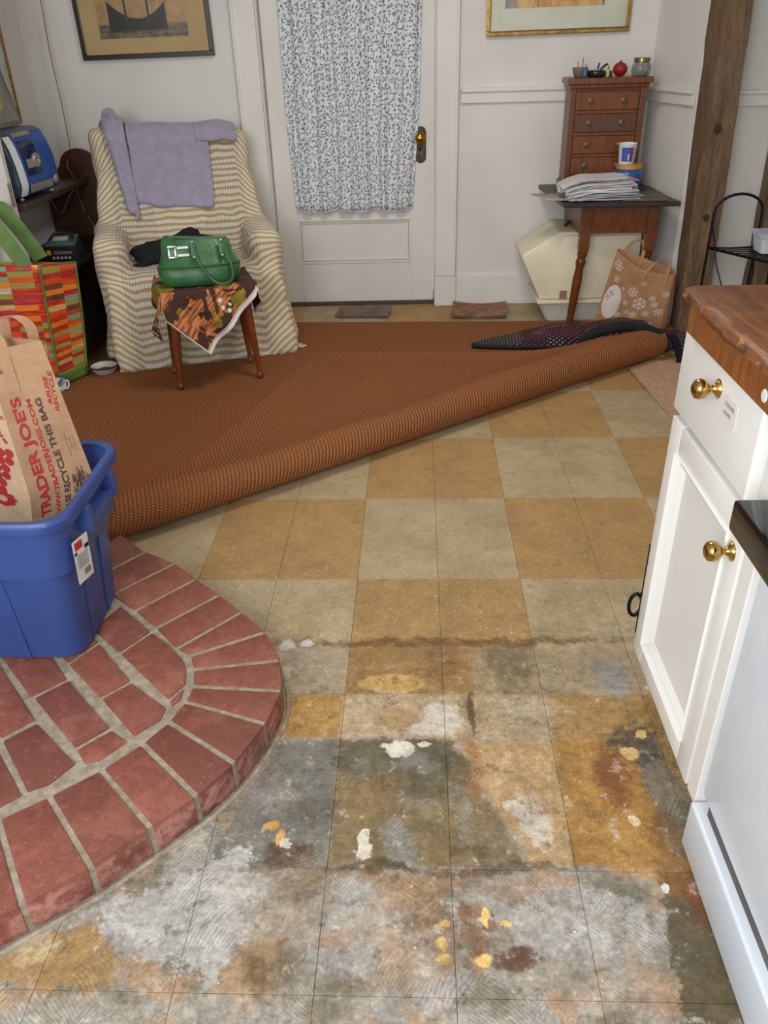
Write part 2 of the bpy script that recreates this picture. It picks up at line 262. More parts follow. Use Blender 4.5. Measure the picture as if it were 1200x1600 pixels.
STAINS= [(0.238, -0.278, 0.4515, 0.017, (105, 70, 35), 0.75, 0.5, 1), (0.104, -0.425, 0.079, 0.0325, (200, 162, 98), 0.95, 0.15, 2), (0.224, -0.35, 0.0405, 0.07, (110, 75, 45), 0.5, 0.5, 1), (0.386, -0.362, 0.054, 0.0915, (112, 98, 72), 0.75, 0.5, 1), (0.622, -0.409, 0.045, 0.07, (150, 150, 150), 0.8, 0.4, 1), (-0.165, -0.284, 0.0195, 0.02, (215, 212, 205), 0.9, 0.3, 2), (-0.114, -0.28, 0.016, 0.015, (215, 212, 205), 0.9, 0.3, 2), (-0.156, -0.384, 0.019, 0.027, (215, 212, 205), 0.8, 0.4, 2), (0.116, -0.543, 0.0505, 0.031, (165, 130, 85), 0.7, 0.5, 1), (0.216, -0.542, 0.046, 0.0505, (214, 205, 190), 0.9, 0.2, 2), (0.284, -0.522, 0.0075, 0.0675, (105, 68, 45), 0.9, 0.4, 2), (0.175, -0.572, 0.031, 0.019, (214, 205, 190), 0.9, 0.3, 2), (0.637, -0.619, 0.057, 0.0575, (72, 68, 62), 0.9, 0.3, 1), (0.611, -0.643, 0.019, 0.016, (215, 180, 120), 1, 0.2, 2), (0.649, -0.587, 0.0135, 0.013, (215, 180, 120), 1, 0.2, 2), (0.17, -0.714, 0.092, 0.0265, (95, 86, 62), 0.6, 0.5, 1), (0.118, -0.877, 0.0335, 0.063, (150, 146, 138), 0.9, 0.2, 1), (0.156, -0.762, 0.058, 0.0315, (135, 130, 120), 0.6, 0.5, 1), (0.249, -0.799, 0.0315, 0.045, (140, 125, 95), 0.6, 0.4, 1), (0.277, -0.676, 0.016, 0.094, (160, 100, 45), 0.6, 0.5, 1), (0.386, -0.805, 0.027, 0.062, (205, 196, 182), 0.9, 0.25, 1), (0.362, -0.777, 0.0225, 0.021, (205, 196, 182), 0.8, 0.3, 1), (0.556, -0.703, 0.0365, 0.069, (138, 86, 42), 0.9, 0.5, 1), (0.56, -0.877, 0.0475, 0.0545, (190, 145, 80), 0.7, 0.5, 1), (0.635, -0.861, 0.0475, 0.069, (120, 85, 40), 0.7, 0.5, 1), (0.354, -0.908, 0.094, 0.009, (90, 78, 60), 0.7, 0.5, 1), (0.141, -0.917, 0.212, 0.008, (100, 75, 45), 0.7, 0.5, 1), (-0.107, -0.91, 0.0715, 0.008, (95, 75, 50), 0.6, 0.5, 1), (0.123, -0.627, 0.033, 0.0235, (226, 218, 200), 1, 0.12, 2), (0.174, -0.613, 0.0125, 0.0075, (226, 218, 200), 1, 0.15, 2), (0.091, -0.621, 0.011, 0.0095, (226, 218, 200), 1, 0.15, 2), (0.055, -0.849, 0.0125, 0.0175, (226, 218, 200), 1, 0.15, 2), (0.058, -0.879, 0.016, 0.019, (226, 218, 200), 1, 0.15, 2), (0.579, -0.808, 0.0085, 0.0115, (225, 205, 165), 1, 0.15, 2), (-0.086, -0.886, 0.0425, 0.03, (92, 62, 42), 0.9, 0.3, 1), (-0.127, -0.823, 0.016, 0.009, (212, 160, 82), 1, 0.15, 2), (-0.106, -0.849, 0.011, 0.017, (212, 165, 92), 1, 0.2, 2), (-0.094, -0.863, 0.012, 0.01, (220, 210, 200), 0.9, 0.2, 2), (-0.039, -0.991, 0.1245, 0.084, (168, 150, 128), 0.6, 0.5, 1), (-0.513, -1.067, 0.066, 0.02, (196, 176, 138), 0.7, 0.4, 1), (-0.093, -1.085, 0.043, 0.045, (150, 120, 88), 0.85, 0.25, 1), (-0.117, -1.107, 0.019, 0.0275, (112, 82, 50), 0.7, 0.4, 1), (-0.018, -0.97, 0.0345, 0.0495, (110, 85, 58), 0.5, 0.5, 1), (-0.026, -1.115, 0.063, 0.0515, (120, 110, 92), 0.7, 0.5, 1), (0.053, -1.027, 0.0885, 0.069, (165, 158, 150), 0.8, 0.4, 1), (0.141, -1.083, 0.085, 0.0535, (176, 150, 124), 0.6, 0.5, 1), (0.377, -0.991, 0.1335, 0.06, (172, 166, 158), 0.85, 0.3, 1), (0.325, -0.963, 0.0455, 0.025, (164, 136, 110), 0.8, 0.3, 1), (0.406, -0.95, 0.046, 0.025, (164, 134, 108), 0.8, 0.3, 1), (0.491, -1.024, 0.065, 0.0685, (160, 154, 144), 0.8, 0.3, 1), (0.333, -1.073, 0.048, 0.0255, (96, 66, 46), 0.95, 0.25, 1), (0.257, -1.028, 0.026, 0.0485, (122, 84, 56), 0.85, 0.3, 1), (0.408, -1.123, 0.092, 0.0405, (172, 160, 144), 0.7, 0.4, 1), (0.516, -1.101, 0.0305, 0.062, (176, 158, 140), 0.7, 0.4, 1), (0.374, -1.144, 0.0255, 0.0195, (172, 142, 112), 0.8, 0.4, 1), (0.643, -0.935, 0.051, 0.051, (140, 95, 45), 0.8, 0.4, 1), (0.645, -0.991, 0.026, 0.033, (114, 74, 48), 0.8, 0.4, 1), (0.196, -1.058, 0.0095, 0.0135, (228, 190, 118), 1, 0.15, 2), (0.199, -1.083, 0.013, 0.0105, (228, 190, 118), 1, 0.15, 2), (0.197, -1.021, 0.015, 0.006, (228, 190, 118), 1, 0.15, 2), (0.272, -1.006, 0.008, 0.0185, (228, 190, 118), 1, 0.15, 2), (0.264, -1.084, 0.0135, 0.01, (228, 190, 118), 1, 0.15, 2), (0.307, -1.017, 0.0095, 0.005, (228, 190, 118), 1, 0.15, 2), (0.198, -1.038, 0.024, 0.068, (92, 70, 48), 0.5, 0.5, 1), (0.599, -0.953, 0.0065, 0.009, (222, 215, 200), 1, 0.2, 2), (-0.301, -0.852, 0.0875, 0.02, (190, 182, 168), 0.7, 0.4, 1), (0.212, -0.654, 0.0545, 0.021, (86, 78, 58), 0.7, 0.4, 1), (0.169, -0.743, 0.071, 0.016, (84, 76, 54), 0.7, 0.4, 1), (0.205, -0.837, 0.0615, 0.0205, (92, 84, 62), 0.6, 0.4, 1), (0.269, -0.879, 0.048, 0.0135, (80, 70, 46), 0.7, 0.4, 1), (0.157, -0.663, 0.034, 0.024, (140, 138, 130), 0.6, 0.4, 1), (0.091, -0.745, 0.0455, 0.048, (150, 122, 84), 0.6, 0.5, 1), (0.244, -0.79, 0.018, 0.0605, (150, 144, 128), 0.6, 0.4, 1), (0.312, -0.865, 0.036, 0.0275, (148, 138, 116), 0.5, 0.5, 1), (0.036, -0.688, 0.0265, 0.027, (130, 124, 108), 0.6, 0.4, 1), (-0.047, -0.792, 0.051, 0.0395, (96, 92, 80), 0.6, 0.4, 1), (-0.141, -0.762, 0.052, 0.0315, (150, 148, 142), 0.6, 0.4, 1), (0.083, -0.913, 0.083, 0.008, (84, 70, 48), 0.7, 0.4, 1), (0.051, -0.97, 0.0455, 0.032, (170, 167, 162), 0.8, 0.3, 1), (-0.054, -0.958, 0.046, 0.033, (128, 112, 88), 0.7, 0.4, 1), (0.035, -1.085, 0.064, 0.028, (174, 170, 164), 0.8, 0.3, 1), (0.011, -1.053, 0.033, 0.016, (162, 132, 104), 0.8, 0.3, 1), (0.108, -0.982, 0.025, 0.017, (168, 136, 106), 0.8, 0.3, 1), (0.422, -1.05, 0.064, 0.0445, (176, 172, 166), 0.8, 0.3, 1), (0.53, -0.956, 0.034, 0.0325, (122, 116, 100), 0.7, 0.4, 1), (0.203, -1.141, 0.0715, 0.022, (170, 166, 160), 0.8, 0.4, 1), (0.09, -1.147, 0.051, 0.0215, (150, 144, 134), 0.8, 0.4, 1), (-0.174, -1.163, 0.092, 0.0195, (162, 158, 150), 0.7, 0.4, 1), (-0.39, -1.165, 0.1135, 0.0175, (158, 150, 136), 0.7, 0.4, 1), (0.264, -1.146, 0.0305, 0.0215, (112, 98, 72), 0.6, 0.4, 1), (0.47, -0.974, 0.0565, 0.0175, (180, 176, 170), 0.8, 0.3, 1), (0.142, -1.018, 0.0265, 0.016, (110, 88, 60), 0.5, 0.4, 1), (0.534, -1.025, 0.0215, 0.057, (184, 180, 172), 0.7, 0.3, 1), (0.56, -0.688, 0.0265, 0.05, (128, 78, 40), 0.7, 0.4, 1), (-0.123, -0.536, 0.038, 0.0355, (190, 140, 70), 0.6, 0.4, 1), (0.419, -0.514, 0.0715, 0.04, (188, 172, 148), 0.6, 0.4, 1)]
# ---------------------------------------------------------------- floor
def floor_mat(name, base, alt):
    q = NB(name); P = q.pos()
    s = q.sep(P); p2 = q.comb(s[0], s[1], 0.)
    def dist(scale, det, amp):
        c = q.noise(p2, scale, det, .6, 'Color')
        return q.vm('ADD', p2, q.vm('SCALE', q.vm('SUBTRACT', c, (.5, .5, .5)), scale=amp))
    D1 = dist(11., 7, .10); D2 = dist(38., 5, .034); rag = q.noise(p2, 55., 9, .72)
    big = q.noise(p2, 5., 5, .6); fine = q.noise(p2, 90., 4, .65); mid = q.noise(p2, 22., 5, .65)
    st = q.map(p2, sc=(5, 40, 1)); streak = q.noise(st, 6., 4, .6)
    c = q.mix(q.ramp(big, .35, .68), lin(base), lin(alt))
    c = q.mix(q.math('MULTIPLY', q.ramp(mid, .52, .72), .45), c, lin(tuple(v * .72 for v in base)))
    c = q.mix(q.math('MULTIPLY', q.ramp(streak, .58, .7), .35), c, lin(tuple(v * .6 for v in base)))
    # scratched-through pale weave near the worn front
    weave = q.math('MULTIPLY', q.ramp(fine, .56, .72), q.ramp(s[1], .55, -.1, .1, .75))
    c = q.mix(weave, c, lin((206, 190, 158)))
    # adhesive left where the covering was scraped away (front of the room)
    D1s = q.sep(D1); D2s = q.sep(D2)
    glue = q.math('MULTIPLY', q.ramp(D2s[1], -.582, -.592), q.ramp(D1s[0], .40, .30))
    glue = q.math('MAXIMUM', glue, q.ramp(D2s[1], -.895, -.912))
    gcol = q.mix(q.ramp(q.noise(p2, 13., 9, .72), .42, .58), lin((152, 146, 138)), lin((124, 115, 98)))
    gcol = q.mix(q.ramp(q.noise(q.vm('ADD', p2, (3.1, 7.7, 0)), 8., 9, .72), .52, .58), gcol, lin((160, 134, 106)))
    gcol = q.mix(q.ramp(q.noise(q.vm('ADD', p2, (9.1, 1.7, 0)), 11., 9, .75), .58, .66), gcol, lin((110, 92, 66)))
    c = q.mix(glue, c, gcol)
    ragp = q.math('SUBTRACT', q.noise(q.vm('ADD', p2, (2.2, 9.3, 0)), 30., 9, .74), .5)
    for (hp, col, stn, rg) in PATCHES:
        d_ = None
        for (nx, ny, dd_) in hp:
            e_ = q.math('SUBTRACT', q.vm('DOT_PRODUCT', p2, (nx, ny, 0.), out='v'), dd_); d_ = e_ if d_ is None else q.math('MAXIMUM', d_, e_)
        d_ = q.math('MULTIPLY_ADD', ragp, rg * 3.2, d_)
        c = q.mix(q.ramp(d_, .006, -.006, 0., stn), c, lin(tuple(v_ * .94 for v_ in col)))
    smod = q.ramp(q.noise(q.vm('ADD', p2, (6.6, 3.9, 0)), 20., 8, .75), .36, .56, .45, 1.)
    for (cx, cy, rx, ry, col, stn, so, m) in STAINS:
        v = q.vm('MULTIPLY', q.vm('SUBTRACT', D1 if m == 1 else D2, (cx, cy, 0)), (1 / rx, 1 / ry, 0))
        ln = q.math('MULTIPLY_ADD', rag, 2.2 if m == 1 else .9, q.math('ADD', q.vm('LENGTH', v, out='v'), -1.1 if m == 1 else -.45)); c = q.mix(q.math('MULTIPLY', q.ramp(ln, 1 + so * .8, 1 - so * .8, 0., stn), smod if m == 1 else 1.), c, lin(tuple(v_ * .94 for v_ in col)))
    # front zone: grime mottling, trowel combing
    front = q.ramp(D1s[1], -.22, -.42)
    mot = q.noise(q.vm('ADD', p2, (4.4, 2.2, 0)), 26., 9, .74); D3 = dist(4., 2, .10)
    c = q.mix(q.math('MULTIPLY', q.math('MULTIPLY', q.ramp(mot, .54, .64), front), .62), c, lin((96, 84, 62)))
    c = q.mix(q.math('MULTIPLY', q.math('MULTIPLY', q.ramp(mot, .44, .35), front), .5), c, lin((200, 194, 184)))
    r1 = q.wave(q.map(D3, rot=(0, 0, .6)), 44., 'X', .6, dscale=2.)
    r2 = q.wave(q.map(D3, rot=(0, 0, -.9)), 48., 'X', .6, dscale=2.)
    pick = q.ramp(q.noise(p2, 6., 2), .47, .53)
    rid = q.mix(pick, r1, r2)
    ridm = q.math('MULTIPLY', front, q.ramp(q.noise(q.vm('ADD', p2, (1.3, 5.1, 0)), 8., 5), .48, .62))
    c = q.mix(q.math('MULTIPLY', ridm, .13), c, rid, 'OVERLAY')
    for sc_, am in ((14., .15), (48., .16), (130., .13)):
        vv = q.noise(q.vm('ADD', p2, (sc_, 2.7, 0)), sc_, 6, .7); c = q.mix(q.math('MULTIPLY', q.ramp(D1s[1], .1, -.6, .30, 1.), am * 1.5), c, q.ramp(vv, .28, .72), 'OVERLAY')
    # specks
    vo = q.n('ShaderNodeTexVoronoi', {'Vector': p2, 'Scale': 26.}); 
    sp = q.math('MULTIPLY', q.math('LESS_THAN', vo.outputs['Distance'], .055), q.math('GREATER_THAN', q.sep(vo.outputs['Color'])[0], .55))
    c = q.mix(q.math('MULTIPLY', sp, .8), c, lin((222, 216, 206)))
    h = q.math('ADD', q.math('MULTIPLY', q.math('MULTIPLY', rid, ridm), .5), q.math('MULTIPLY', mot, .5))
    q.bump(h, .22, .003)
    ro = q.ramp(big, .3, .7, .48, .68)
    return q.fin(c, ro, Specular_IOR_Level=.35)
M_CREAM = floor_mat('tile_cream_worn', (172, 155, 124), (158, 139, 104))
M_OCHRE = floor_mat('tile_ochre_worn', (168, 134, 84), (154, 124, 80))
M_SUB = plain('subfloor_dark', (112, 94, 66), .9, var=.3)
floor = struct(obj('floor', bx(-2.1, 2.6, -3.2, 3.0, -.06, -.0035), M_SUB), 'checkerboard vinyl tile floor in cream and ochre, scraped and stained toward the front', 'floor')
G = -.0111; TS = .2286
def tile_me(mat):
    h = TS / 2 - .0004
    bm = bx(-h, h, -h, h, -.004, 0., bev=.0004, seg=1)
    me = bpy.data.meshes.new('floor_tile'); bmesh.ops.recalc_face_normals(bm, faces=bm.faces[:]); bm.to_mesh(me); bm.free(); me.materials.append(mat); return me
TM = (tile_me(M_CREAM), tile_me(M_OCHRE))
cg, sg = math.cos(G), math.sin(G)
for i in range(-7, 8):
    for j in range(-6, 12):
        u, v = (i + .5) * TS, (j + .5) * TS
        x, y = u * cg - v * sg, u * sg + v * cg
        if y > 2.74 or x > 1.62 or x < -1.72: continue
        if (i < -4 and 1 <= j < 10) or (i < -5 and j < 10): continue
        k = (i // 2 + j // 2) % 2
        o = bpy.data.objects.new('floor_tile', TM[k]); COL.objects.link(o); o.parent = floor
        o.location = (x, y, random.uniform(-.0004, .0003)); o.rotation_euler = (0, 0, G + random.uniform(-.0015, .0015))

# ---------------------------------------------------------------- walls, ceiling, trim
def wall_mat(name, c):
    q = NB(name); P = q.obj(); n = q.noise(P, 2.2, 4); n2 = q.noise(P, 160., 3)
    col = q.mix(q.ramp(n, .3, .7), lin(c), lin(tuple(v * .955 for v in c)))
    q.bump(q.math('ADD', q.math('MULTIPLY', n2, .5), q.noise(P, 14., 3)), .12, .004)
    return q.fin(col, .62)
M_WALL = wall_mat('wall_paint', (222, 219, 214))
M_TRIM = wall_mat('trim_paint', (226, 223, 217))
M_CEIL = wall_mat('ceiling_paint', (230, 229, 226))
bm = bmesh.new()
box(bm, -2.0, -.565, 2.69, 2.85, 0, 2.36); box(bm, .302, 1.75, 2.69, 2.85, 0, 2.36); box(bm, -.565, .302, 2.69, 2.85, 2.03, 2.36)
struct(obj('wall_back', bm, M_WALL), 'white painted back wall with the door', 'wall')
struct(obj('wall_left', bx(-1.86, -1.735, -3.2, 2.69, 0, 2.36), M_WALL), 'white painted wall at the left edge', 'wall')
bm = bmesh.new(); prism(bm, [(1.372, 2.69), (1.478, 2.26), (1.508, 2.26), (1.452, 2.69)], 0, 2.36)
struct(obj('wall_right', bm, M_WALL), 'short white return wall between chest of drawers and wooden post', 'wall')
struct(obj('wall_right_rear', bx(1.56, 2.6, 2.30, 2.42, 0, 2.36), M_WALL), 'white wall right of the wooden post', 'wall')
struct(obj('wall_right_side', bx(2.45, 2.55, -3.2, 2.30, 0, 2.36), M_WALL), 'white side wall beyond the cabinets', 'wall')
struct(obj('ceiling', bx(-2.0, 2.6, -3.2, 2.85, 2.36, 2.46), M_CEIL), 'plain white ceiling', 'ceiling')
# casings of the door
def casing(name, x0, x1, label):
    e = struct(empty(name, (0, 0, 0)), label, 'trim')
    obj('casing_board', bx(x0, x1, 2.668, 2.692, .165, 2.14, bev=.004), M_TRIM, e)
    obj('bead', bx(x0 + (.0 if x0 < 0 else x1 - x0 - .014), (x0 + .014 if x0 < 0 else x1), 2.660, 2.692, .165, 2.14, bev=.005), M_TRIM, e)
    obj('plinth_block', bx(x0 - .004, x1 + .004, 2.658, 2.692, 0.0, .163, bev=.003), M_TRIM, e)
    return e
casing('trim_1', -.69, -.572, 'white door casing behind the armchair')
casing('trim_2', .309, .418, 'white door casing right of the door with plinth block')
struct(obj('trim_3', bx(-.70, .428, 2.664, 2.692, 2.04, 2.16, bev=.004), M_TRIM), 'white head casing over the door', 'trim')
# dado rails
def rail_profile(x0, x1, y, z0, z1):
    bm = bmesh.new(); h = z1 - z0
    box(bm, x0, x1, y - .016, y, z0, z1 - h * .25, bev=.004); box(bm, x0, x1, y - .030, y, z1 - h * .27, z1, bev=.006); return bm
struct(obj('trim_4', rail_profile(.43, 1.395, 2.689, 1.022, 1.09), M_TRIM), 'white dado rail along back wall behind the chest', 'trim')
rl = math.hypot(.106, .43)
o = obj('trim_5', rail_profile(0, rl - .03, 0, 1.012, 1.078), M_TRIM, loc=(1.374, 2.675, 0), rot=(0, 0, math.atan2(-.43, .106)))
struct(o, 'white dado rail on the short return wall', 'trim')
struct(obj('trim_6', rail_profile(1.60, 2.45, 2.299, 1.004, 1.070), M_TRIM), 'white dado rail right of the wooden post', 'trim')
struct(obj('baseboard_back', bx(.423, 1.385, 2.672, 2.691, 0, .163, bev=.004), M_TRIM), 'white baseboard right of the door', 'baseboard')
struct(obj('baseboard_left', bx(-1.735, -.70, 2.672, 2.691, 0, .163, bev=.004), M_TRIM), 'white baseboard behind the armchair', 'baseboard')
struct(obj('baseboard_right', bx(1.60, 2.45, 2.281, 2.301, 0, .163, bev=.004), M_TRIM), 'white baseboard behind the wire rack', 'baseboard')
# ---- door
door = struct(empty('door_1', (0, 0, 0)), 'white panelled door behind the blue leaf curtain', 'door')
M_DOOR = wall_mat('door_paint', (224, 221, 216))
DX0, DX1, DY = -.558, .297, 2.745
obj('stile', bx(DX0, -.446, DY, DY + .04, .012, 2.02, bev=.0015), M_DOOR, door)
obj('stile', bx(.172, DX1, DY, DY + .04, .012, 2.02, bev=.0015), M_DOOR, door)
obj('rail', bx(-.4455, .1715, DY, DY + .04, .012, .232, bev=.0015), M_DOOR, door)
obj('rail', bx(-.4455, .1715, DY, DY + .04, .464, .60, bev=.0015), M_DOOR, door)
obj('rail', bx(-.4455, .1715, DY, DY + .04, 1.88, 2.02, bev=.0015), M_DOOR, door)
obj('panel', bx(-.444, .170, DY + .013, DY + .030, .232, .464), M_DOOR, door)
q = NB('door_glass'); M_GLASS = q.fin((225, 232, 236), .05, Transmission_Weight=.9, IOR=1.45)
obj('pane', bx(-.444, .170, DY + .015, DY + .020, .60, 1.88), M_GLASS, door)
def frame_bm(x0, x1, z0, z1, y0, y1, w, bev=.003):
    bm = bmesh.new()
    box(bm, x0, x1, y0, y1, z0, z0 + w, bev=bev); box(bm, x0, x1, y0, y1, z1 - w, z1, bev=bev)
    box(bm, x0, x0 + w, y0, y1, z0 + w, z1 - w, bev=bev); box(bm, x1 - w, x1, y0, y1, z0 + w, z1 - w, bev=bev); return bm
obj('moulding', frame_bm(-.448, .174, .228, .468, DY - .005, DY + .010, .012), M_DOOR, door)
obj('moulding', frame_bm(-.434, .160, .242, .454, DY + .002, DY + .014, .009), M_DOOR, door)
obj('threshold', bx(-.565, .302, 2.70, 2.80, 0.0, .012), plain('threshold_dark', (70, 62, 50), .8), door)
M_BRASS_OLD = plain('aged_brass', (92, 78, 66), .42, .85, var=.35, vscale=60)
M_BRASS = plain('bright_brass', (222, 182, 100), .14, 1., var=.2, vscale=18)
pl = [(.224 + .0 + .023 * math.cos(a), .0) for a in (0,)]
bm = bmesh.new(); pts = []
for k in range(13):
    a = PI * k / 12; pts.append((.228 + .029 * math.cos(a), .890 + .029 * math.sin(a)))
for k in range(13):
    a = PI + PI * k / 12; pts.append((.228 + .029 * math.cos(a), .770 + .029 * math.sin(a)))
prism(bm, pts, 0, .004, bev=.001)
bmesh.ops.transform(bm, matrix=Matrix(((1, 0, 0, 0), (0, 0, -1, DY), (0, 1, 0, 0), (0, 0, 0, 1))), verts=bm.verts[:])
tag(obj('escutcheon_plate', bm, M_BRASS_OLD, door), 'tarnished dark brass escutcheon plate')
ykn = Matrix.Translation((.225, DY, .866)) @ Matrix.Rotation(PI / 2, 4, 'X')
tag(obj('door_knob', lathe(bmesh.new(), [(.012, 0), (.012, .02), (.016, .026), (.025, .034), (.0275, .044), (.024, .054), (.012, .060), (.001, .0615)], 20, M=ykn), plain('knob_gold', (190, 146, 40), .2, 1.), door, smooth=True), 'round golden door knob')
# keyhole
obj('keyhole', bx(.221, .229, DY - .0055, DY - .003, .800, .818), plain('keyhole_dark', (20, 18, 16), .8), door)

# ---- curtain on the door
def curtain_mat():
    q = NB('curtain_leaf_print'); uv = q.uv(); sc = 42.
    col = lin((226, 226, 222))
    mp = q.map(uv, sc=(1, 1, 1))
    for k, (off, a, b, cols) in enumerate((((0, 0, 0), .0080, .0034, ((52, 74, 132), (86, 120, 176))), ((.37, .81, 0), .0090, .0029, ((150, 186, 208), (128, 160, 186))), ((.71, .23, 0), .0056, .0030, ((62, 72, 104), (94, 112, 150))))):
        v = q.vm('ADD', mp, off)
        vo = q.n('ShaderNodeTexVoronoi', {'Vector': v, 'Scale': sc, 'Randomness': .85}, voronoi_dimensions='2D')
        loc = q.vm('SUBTRACT', v, vo.outputs['Position'])
        cc = q.sep(vo.outputs['Color'])
        vr = q.n('ShaderNodeVectorRotate', {'Vector': loc, 'Angle': q.math('MULTIPLY_ADD', cc[0], 2.6, -.6)}, rotation_type='Z_AXIS').outputs[0]
        l = q.vm('LENGTH', q.vm('MULTIPLY', vr, (1 / b, 1 / a, 0)), out='v')
        f = q.math('MULTIPLY', q.ramp(l, 1.15, .85), .9)
        col = q.mix(f, col, q.mix(cc[1], lin(cols[0]), lin(cols[1])))
    n = q.noise(uv, 300., 2); q.bump(n, .1, .002)
    return q.fin(col, .85, Sheen_Weight=.1)
def cur(u, v):
    z = 1.93 - v * (1.93 - .512)
    t = max(0., min(1., (1.5 - z) / 1.0))
    x0 = -.470 + .020 * t; x1 = .240 - .052 * t
    x = x0 + (x1 - x0) * u
    ph = u * 6.2 * 2 * PI
    y = 2.714 + .016 * math.sin(ph + .8 * math.sin(z * 2.1)) + .006 * math.sin(ph * 2.3 + z) + .004 * nz((x, 0, z), 9.)
    zz = z + (.006 * math.sin(ph * .5 + 1) if v > .98 else 0)
    x += .006 * math.sin(z * 5 + u * 9) * (v > .2)
    return Vector((x, y, zz))
cobj = obj('curtain', grid(bmesh.new(), 150, 40, cur, .0012, uvfn=lambda u, v: (u * .80, (1 - v) * 1.42)), curtain_mat(), smooth=True)
tag(cobj, 'white gathered curtain printed with small blue leaves hanging on the door', 'curtain')
obj('curtain_hem', tube(bmesh.new(), [cur(k / 60, 1.) for k in range(61)], .0035, 6), plain('hem_white', (222, 222, 220), .9), cobj, smooth=True)

# ---- wooden posts
def post_mat():
    q = NB('rough_post_wood'); o = q.map(q.obj(), sc=(9, 9, 1.1))
    g = q.noise(o, 3.2, 7, .65, dist=.7); g2 = q.noise(o, 16., 4); k = q.noise(q.obj(), 4., 4)
    c = q.mix(q.ramp(g, .3, .7), lin((134, 104, 74)), lin((88, 66, 48)))
    c = q.mix(q.math('MULTIPLY', q.ramp(k, .42, .68), .65), c, lin((112, 100, 84)))
    c = q.mix(q.math('MULTIPLY', q.ramp(g2, .5, .7), .5), c, lin((62, 48, 36)))
    q.bump(q.math('ADD', g, g2), .7, .012); return q.fin(c, .8)
M_POST = post_mat()
def hewn(x0b, x1b, x0t, x1t, y0, y1, z1, seed):
    bm = bmesh.new(); n = 26
    prof = [(0, 0), (.33, -.012), (.67, -.01), (1, 0), (1.03, .33), (1.02, .67), (1, 1), (.67, 1.0), (.33, 1.0), (0, 1), (-.02, .67), (-.02, .33)]
    R = []
    for j in range(n + 1):
        z = z1 * j / n; t = j / n; a = x0b + (x0t - x0b) * t; b = x1b + (x1t - x1b) * t; ring = []
        for (u, v) in prof:
            p = Vector((a + (b - a) * u, y0 + (y1 - y0) * v, z)); p.x += .007 * nz(p, 6., seed); p.y += .007 * nz(p, 6., seed + 9); ring.append(bm.verts.new(p))
        R.append(ring)
    m = len(prof)
    for a, b in zip(R, R[1:]):
        for k in range(m): bm.faces.new((a[k], a[(k + 1) % m], b[(k + 1) % m], b[k]))
    bm.faces.new(R[0][::-1]); bm.faces.new(R[-1]); return bm
p1 = obj('wooden_post', hewn(1.512, 1.65, 1.432, 1.574, 2.13, 2.255, 2.36, 3.), M_POST, smooth=True, angle=50)
tag(p1, 'rough brown wooden post beside the snowflake paper bag', 'post')
for (kx, ky, kz, r) in ((1.545, 2.128, .93, .016), (1.56, 2.126, .55, .013)):
    obj('knot', lathe(bmesh.new(), [(r, -.002), (r, .003), (r * .7, .0045), (r * .3, .003), (.001, .002)], 14, M=Matrix.Translation((kx, ky, kz)) @ Matrix.Rotation(PI / 2, 4, 'X') @ Matrix.Scale(1.25, 4, (0, 1, 0))), plain('knot_dark', (62, 46, 34), .8, var=.4, vscale=90), p1, smooth=True)
p2o = obj('wooden_post', hewn(1.86, 2.0, 1.835, 1.98, 2.17, 2.285, 2.36, 8.), M_POST, smooth=True, angle=50)
tag(p2o, 'rough brown wooden post behind the white tub on the wire rack, at right edge', 'post')

# ---------------------------------------------------------------- brick hearth
def brick_mat():
    q = NB('red_brick'); o = q.pos(); r = q.n('ShaderNodeObjectInfo').outputs['Random']
    n = q.noise(o, 26., 5, .65); n2 = q.noise(o, 160., 4, .7); n3 = q.noise(o, 7., 4)
    c = q.mix(q.ramp(n, .3, .7), lin((146, 86, 70)), lin((126, 72, 60)))
    c = q.mix(q.math('MULTIPLY', q.ramp(r, .2, 1.), .75), c, lin((112, 64, 54)))
    c = q.mix(q.math('MULTIPLY', q.ramp(n3, .5, .62), .45), c, lin((164, 104, 84)))
    c = q.mix(q.math('MULTIPLY', q.ramp(n2, .52, .72), .45), c, lin((88, 50, 44))); n4 = q.noise(q.vm('ADD', o, (3, 8, 1)), 60., 6, .7); c = q.mix(q.math('MULTIPLY', q.ramp(n4, .54, .66), .45), c, lin((100, 58, 48))); c = q.mix(q.math('MULTIPLY', q.ramp(n4, .44, .34), .35), c, lin((172, 112, 94)))
    # pale pinkish blotches on the lower part of the brick sides
    s = q.sep(q.n('ShaderNodeNewGeometry').outputs['Normal'])
    z = q.sep(o)[2]
    side = q.math('MULTIPLY', q.ramp(z, .074, .055), q.ramp(q.noise(o, 30., 5, .7), .40, .62))
    c = q.mix(q.math('MULTIPLY', side, .55), c, lin((206, 150, 140)))
    vo = q.n('ShaderNodeTexVoronoi', {'Vector': o, 'Scale': 60.})
    c = q.mix(q.math('MULTIPLY', q.math('LESS_THAN', vo.outputs['Distance'], .07), .6), c, lin((205, 180, 168)))
    q.bump(q.math('ADD', n, q.math('MULTIPLY', n2, .7)), .45, .005)
    return q.fin(c, q.ramp(n, .3, .7, .42, .62), Specular_IOR_Level=.4)
def mortar_mat():
    q = NB('mortar'); o = q.pos(); n = q.noise(o, 45., 5, .7)
    c = q.mix(q.ramp(n, .3, .7), lin((170, 158, 140)), lin((132, 118, 100))); q.bump(q.noise(o, 220., 4), .5, .004); return q.fin(c, .9)
M_BRICK, M_MORT = brick_mat(), mortar_mat()
hearth = tag(empty('brick_hearth', (-.6, -.5, 0)), 'low rounded red brick hearth with grey mortar under the blue tub', 'hearth')
def hloc(pts): return [(x + .6, y + .5) for x, y in pts]
